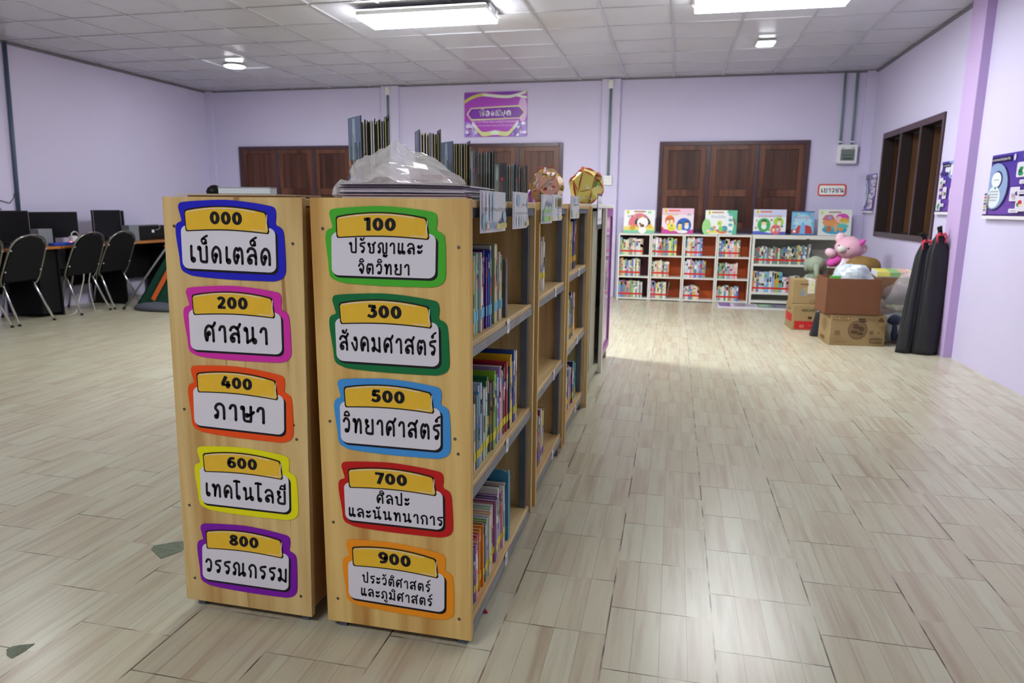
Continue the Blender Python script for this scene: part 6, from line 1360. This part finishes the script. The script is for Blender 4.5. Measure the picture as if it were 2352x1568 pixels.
m = MB(); m.blob((1.97, 8.13, .66), (.05, .06, .07), 16, 10, fz(.06, 4)); part(m, 'arm', PK2, t, True)
t = thing('plush_elephant', 'grey green plush toy sitting left of the pink bear', 'soft toy', (1.55, 8.3, 0))
m = MB(); m.blob((1.555, 8.32, .27), (.13, .13, .28), 24, 18, fz(.05, 3), zmin=.003); part(m, 'body', GRN, t, True)
m = MB(); m.blob((1.53, 8.26, .61), (.1, .1, .09), 22, 14, fz(.05, 4)); hd = part(m, 'head', GRN, t, True)
for sx in (-1, 1):
    m = MB(); m.blob((1.53 + sx * .085, 8.27, .60), (.035, .05, .07), 16, 10, fz(.06, 4)); part(m, 'ear', GRN, hd, True)
m = MB(); m.tube([(1.53, 8.17, .6), (1.525, 8.14, .56), (1.53, 8.135, .5), (1.545, 8.12, .46)], [.035, .03, .025, .02], 12); part(m, 'trunk', GRN, hd, True)
for sx in (-1, 1):
    m = MB(); m.blob((1.53 + sx * .09, 8.2, .4), (.04, .05, .1), 16, 10, fz(.06, 4)); part(m, 'arm', GRN, t, True)
    m = MB(); m.blob((1.54 + sx * .08, 8.17, .075), (.055, .1, .07), 16, 10, fz(.06, 4), zmin=.003); part(m, 'foot', GRN, t, True)

# red scrap on the floor by the nearest bookcase
m = MB(); m.mesh([(-.5, 1.82, .001), (-.484, 1.822, .001), (-.49, 1.838, .001), (-.493, 1.826, .011), (-.497, 1.833, .008)], [(0, 1, 3), (1, 2, 3), (2, 4, 3), (4, 0, 3), (0, 2, 1), (0, 4, 2)]); single(m, 'paper_scrap', mat('red_foil', hx('C8283A'), .4), 'tiny red scrap on the floor beside the nearest bookcase', 'scrap')

# ================================================================== COMPUTER DESKS ALONG THE LEFT WALL
DESKTOP = wood('orange_brown_desktop', rgb(190, 124, 60), rgb(160, 96, 44), rgb(200, 170, 140), 'y', .4)
DBLACK = mat('black_laminate', hx('0C0C0E'), .6, spec=.25)
def desk(y0, y1, label, ins=.01):
    t = thing('computer_desk', label, 'desk', (-6.66, (y0 + y1) / 2, 0), None)
    m = MB(); m.box((-6.93, y0, .715), (-6.4, y1, .742)); part(m, 'desktop', DESKTOP, t, bevel=.003)
    for a, b in ((y0 + ins, y0 + ins + .02), (y1 - .03, y1 - .01)):
        m = MB(); m.box((-6.92, a, 0), (-6.43, b, .715)); part(m, 'side_panel', DBLACK, t)
    m = MB(); m.box((-6.86, y0 + min(ins, .46) + .02, .25), (-6.845, y1 - .03, .715)); part(m, 'modesty_panel', DBLACK, t)
    m = MB(); m.box((-6.9, y1 - .26, .04), (-6.45, y1 - .03, .70)); d_ = part(m, 'drawer_unit', DBLACK, t)
    m = MB(); m.box((-6.455, y1 - .25, .56), (-6.44, y1 - .2, .575)); part(m, 'drawer_handle', CHROME, d_)
desk(4.72, 6.24, 'black sided desk with orange brown top at the left edge, holding the first monitors')
desk(6.26, 8.3, 'long black sided desk with orange brown top along the left wall, towards the back', .87)
ZD = .7425
def monitor(x, y0, y1, z0, z1, label, rz=0.0):
    t = thing('monitor', label, 'monitor', (x, (y0 + y1) / 2, ZD), 'black monitors on the desks')
    yc = (y0 + y1) / 2; cx, sx = math.cos(rz), math.sin(rz)
    def rotbox(m, a, b):
        k = len(m.v); m.box(a, b); m.v[k:] = [(x + (v[0] - x) * cx - (v[1] - yc) * sx, yc + (v[0] - x) * sx + (v[1] - yc) * cx, v[2]) for v in m.v[k:]]
    m = MB(); rotbox(m, (x - .03, y0, z0), (x, y1, z1)); part(m, 'housing', BLACK, t, bevel=.004)
    m = MB(); rotbox(m, (x, y0 + .012, z0 + .018), (x + .002, y1 - .012, z1 - .012)); part(m, 'screen', SCREEN, t)
    m = MB(); rotbox(m, (x - .002, y0 - .001, z0), (x + .001, y0 + .004, z1)); rotbox(m, (x - .002, y1 - .004, z0), (x + .001, y1 + .001, z1)); part(m, 'edge_trim', mat('silver_trim', hx('A0A4AA'), .3, .7), t)
    m = MB(); rotbox(m, (x - .05, yc - .03, ZD + .012), (x - .03, yc + .03, z0 + .1)); part(m, 'stand', BLACK, t)
    m = MB(); bw = min(.12, (y1 - y0) / 2 - .03); rotbox(m, (x - .13, yc - bw, ZD), (x + .06, yc + bw, ZD + .012)); part(m, 'base', BLACK, t, bevel=.003)
monitor(-6.58, 5.56, 6.06, .79, 1.115, 'black monitor at the left edge of the picture')
monitor(-6.70, 6.14, 6.80, .815, 1.10, 'widest black monitor, behind the blue power strip', 0)
monitor(-6.60, 6.92, 7.34, .80, 1.12, 'black monitor behind the two right hand chairs')
monitor(-6.74, 7.37, 7.55, .82, 1.112, 'narrow black monitor behind the grey speaker, left of the printer')
def boxthing(name, a, b, m_, label, cat, bev=.003, extra=None):
    t = thing(name, label, cat, ((a[0] + b[0]) / 2, (a[1] + b[1]) / 2, a[2])); m = MB(); m.box(a, b); part(m, 'body', m_, t, bevel=bev)
    if extra: extra(t)
    return t
GREYP = mat('mid_grey_plastic', hx('7C8088'), .45)
boxthing('speaker', (-6.62, 6.10, ZD), (-6.52, 6.27, .925), GREYP, 'grey box speaker between the two leftmost monitors', 'speaker')
boxthing('speaker', (-6.62, 7.37, ZD), (-6.52, 7.53, .935), GREYP, 'grey box speaker left of the black printer', 'speaker')
def pr_ex(t):
    m = MB(); m.box((-6.5795, 7.72, .80), (-6.575, 8.02, .82)); part(m, 'paper_slot', mat('dark_slot', hx('050506'), .6), t)
    m = MB(); m.box((-6.5795, 7.82, .835), (-6.575, 7.86, .87)); part(m, 'label_sticker', WHITEPL, t)
    m = MB(); m.box((-6.9, 7.58, .918), (-6.6, 8.1, .926)); part(m, 'lid', mat('grey_black_lid', hx('2C2D31'), .3), t, bevel=.002)
    m = MB(); m.tube([(-6.6, 7.75, .93), (-6.62, 7.86, .935), (-6.585, 7.95, .932), (-6.572, 7.97, .90), (-6.572, 7.93, .868), (-6.575, 7.88, .87)], .005, 8); part(m, 'cable', mat('grey_cable', hx('8A8E92'), .5), t, True)
boxthing('printer', (-6.92, 7.58, ZD), (-6.58, 8.12, .918), BLACK, 'black printer with a white sticker at the right end of the desks', 'printer', .008, pr_ex)
t = thing('power_strip', 'blue power strip with white plug on the desk edge', 'power strip', (-6.47, 6.40, ZD)); m = MB(); m.box((-6.53, 6.20, ZD), (-6.44, 6.58, .775)); part(m, 'body', mat('blue_plastic', hx('2A48B0'), .4), t, bevel=.006)
m = MB(); m.box((-6.47, 6.43, .7755), (-6.455, 6.445, .782)); part(m, 'switch', em('red_pilot_lamp', (1, .1, .05, 1), 3.0), t)
strip_t = t
t = thing('power_adapter', 'white charger plugged into the blue power strip', 'charger', (-6.48, 6.49, .776)); m = MB(); m.box((-6.51, 6.46, .776), (-6.455, 6.53, .84)); part(m, 'body', WHITEPL, t, bevel=.006); m = MB(); m.tube([(-6.48, 6.47, .84), (-6.48, 6.475, .87), (-6.5, 6.53, .888), (-6.53, 6.6, .875), (-6.56, 6.65, .84), (-6.57, 6.68, .748)], .005, 8); part(m, 'cable', WHITEPL, t, True)
WC = mat('off_white_cable', hx('B8B8AC'), .5)
for dx, lab, pts in ((0, 'left', [(-6.45, 6.56, .755), (-6.39, 6.57, .74), (-6.385, 6.56, .66), (-6.39, 6.5, .5), (-6.38, 6.47, .36), (-6.33, 6.34, .18), (-6.28, 6.22, .03), (-6.3, 6.14, .006)]), (1, 'right', [(-6.46, 6.585, .755), (-6.395, 6.59, .74), (-6.38, 6.58, .62), (-6.385, 6.59, .48), (-6.38, 6.54, .34), (-6.36, 6.52, .2), (-6.35, 6.55, .006), (-6.3, 6.6, .006)])):
    m = MB(); m.tube([Vector((a_, b_, 0)) + Vector((0, 0, c_)) for a_, b_, c_ in pts], .006, 8); part(m, 'power_cord', WC, strip_t, True, label='pale hanging cord')
m = MB(); m.tube([(-6.85, 5.5, 1.0), (-6.8, 5.62, 1.13), (-6.78, 5.75, 1.15), (-6.8, 5.95, 1.135), (-6.86, 6.05, .9), (-6.86, 6.06, .7425)], .004, 6); single(m, 'cable', BLACK, 'thin dark cable arching above the leftmost monitor', 'cable', smooth=True)
boxthing('keyboard', (-6.53, 6.98, ZD), (-6.42, 7.36, .76), mat('grey_keyboard', hx('6A6A6C'), .5), 'grey keyboard on the desk before the third monitor', 'keyboard')

def chair(yc, label, xo=0.0):
    t = thing('stacking_chair', label, 'chair', (-6.55 + xo, yc, 0), 'black chairs with chrome legs at the desks')
    X = lambda v: v + xo
    hw = .205
    m = MB(); m.blob((X(-6.62), yc, .435), (.215, .215, .035), 24, 10, lambda d: (abs(d.x) ** 4 + abs(d.y) ** 4 + abs(d.z) ** 4) ** -.25 * .96 if abs(d.z) < .99 else 1); part(m, 'seat', BLACKMATTE, t, True)
    # padded back: rounded slab leaning towards the room
    def W(y, s, off): return (X(-6.405 + .2 * s + .02 * s * s) + off, yc + y, .40 + .475 * s - off * .35)
    m = MB(); out = [(-.19, .06), (-.2, .3), (-.19, .62), (-.17, .82), (-.12, .94), (0, .99), (.12, .94), (.17, .82), (.19, .62), (.2, .3), (.19, .06)]
    n = len(out); m.mesh([W(y, s, .014) for y, s in out] + [W(y, s, -.022) for y, s in out], [tuple(range(n)), tuple(reversed(range(n, 2 * n)))] + [(i, i + n, (i + 1) % n + n, (i + 1) % n) for i in range(n)]); part(m, 'backrest', BLACKMATTE, t, bevel=.006)
    fr = smooth_line([(-.19, -.03), (-.215, .1), (-.215, .35), (-.205, .66), (-.18, .86), (-.11, .98), (0, 1.02), (.11, .98), (.18, .86), (.205, .66), (.215, .35), (.215, .1), (.19, -.03)], 4)
    m = MB(); m.tube([W(y, s, .004) for y, s in fr], .0105, 10); part(m, 'back_frame', mat('worn_chrome', hx('8A8782'), .25, .9), t, True)
    for s_ in (-1, 1):
        m = MB(); m.tube([(X(-6.43), yc + s_ * .17, .415), (X(-6.40), yc + s_ * .172, .37), (X(-6.235), yc + s_ * .2, .012)], .0115, 10); lg = part(m, 'leg', CHROME, t, True); m = MB(); m.tube([(X(-6.235), yc + s_ * .2, .014), (X(-6.229), yc + s_ * .201, 0)], .015, 10); part(m, 'foot_cap', BLACK, lg, True)
        m = MB(); m.tube([(X(-6.76), yc + s_ * .17, .415), (X(-6.79), yc + s_ * .175, .37), (X(-6.88), yc + s_ * .19, .012)], .0115, 10); lg = part(m, 'leg', CHROME, t, True); m = MB(); m.tube([(X(-6.88), yc + s_ * .19, .014), (X(-6.884), yc + s_ * .191, 0)], .015, 10); part(m, 'foot_cap', BLACK, lg, True)
        for zz in (.28, .72):
            m = MB(); p = W(s_ * .196, zz, .016); m.blob(p, (.012, .012, .012), 10, 6); part(m, 'bolt_head', CHROME, t, True)
for yc, lab in ((5.22, 'black chair with chrome legs cut off by the left edge of the picture'), (5.70, 'black chair with chrome legs before the leftmost monitor'), (6.45, 'black chair with chrome legs right of the hanging power cords'), (6.915, 'black chair with chrome legs nearest the green tent')): chair(yc, lab)

# green folding tent behind the left bookcase
t = thing('play_tent', 'green cloth tent with orange edging behind the left bookcase', 'tent', (-5.5, 7.1, 0))
GT = mat('dark_green_cloth', hx('1E4638'), .8, spec=.2, bump=.2, vscale=25); ORG = mat('orange_webbing', hx('E0662A'), .7)
AP = Vector((-5.42, 7.12, 1.12)); BS = [Vector((-6.08, 6.78, .02)), Vector((-4.75, 6.7, .02)), Vector((-4.7, 7.95, .02)), Vector((-6.0, 8.0, .02))]
for i in range(4):
    a_, b_ = BS[i], BS[(i + 1) % 4]; m = MB(); N = (b_ - a_).cross(AP - a_).normalized() * .003
    a2 = a_.lerp(b_, .06); b2 = b_.lerp(a_, .06)
    m.poly([a2, b2, AP]); m.poly([AP + N * -1, b2 - N, a2 - N]); part(m, 'cloth_side', GT, t)
for i in range(4):
    m = MB(); p0 = Vector((-6.12, 6.72, .01)) if i == 0 else BS[i]; m.tube([p0, p0.lerp(AP, .5) + Vector((0, -.01, 0)), AP], .011, 10); pl = part(m, 'pole', mat('grey_fibre_pole', hx('7E8488'), .4), t, True)
    m = MB(); m.tube([p0, p0 + Vector((.012, .006, .02))], .016, 8); part(m, 'pole_tip', BLACK, pl, True)
def strip(a_, b_, w_):
    a_, b_ = Vector(a_), Vector(b_); m = MB(); N = (BS[1] - BS[0]).cross(AP - BS[0]).normalized(); s_ = (b_ - a_).normalized().cross(N) * w_
    off = N * (.008 if N.y < 0 else -.008); m.mesh([a_ + off - s_, b_ + off - s_, b_ + off + s_, a_ + off + s_, a_ + off * .5 - s_, b_ + off * .5 - s_, b_ + off * .5 + s_, a_ + off * .5 + s_], [(0, 1, 2, 3), (7, 6, 5, 4), (0, 4, 5, 1), (1, 5, 6, 2), (2, 6, 7, 3), (3, 7, 4, 0)]); part(m, 'orange_edging', ORG, t)
strip(Vector((-6.12, 6.72, .01)).lerp(AP, .62), AP, .04)
strip((-5.76, 6.775, .12), (-5.55, 6.9, .55), .03)
m = crumple((-5.62, 6.82, .03), (.44, .16, .07), 1.4, .003, amp=.12, fine=.01, seg=32, ring=12); single(m, 'floor_cushion', mat('grey_blue_cloth', hx('585C68'), .9), 'flat grey cushion on the floor under the green tent edge', 'cushion', smooth=True)
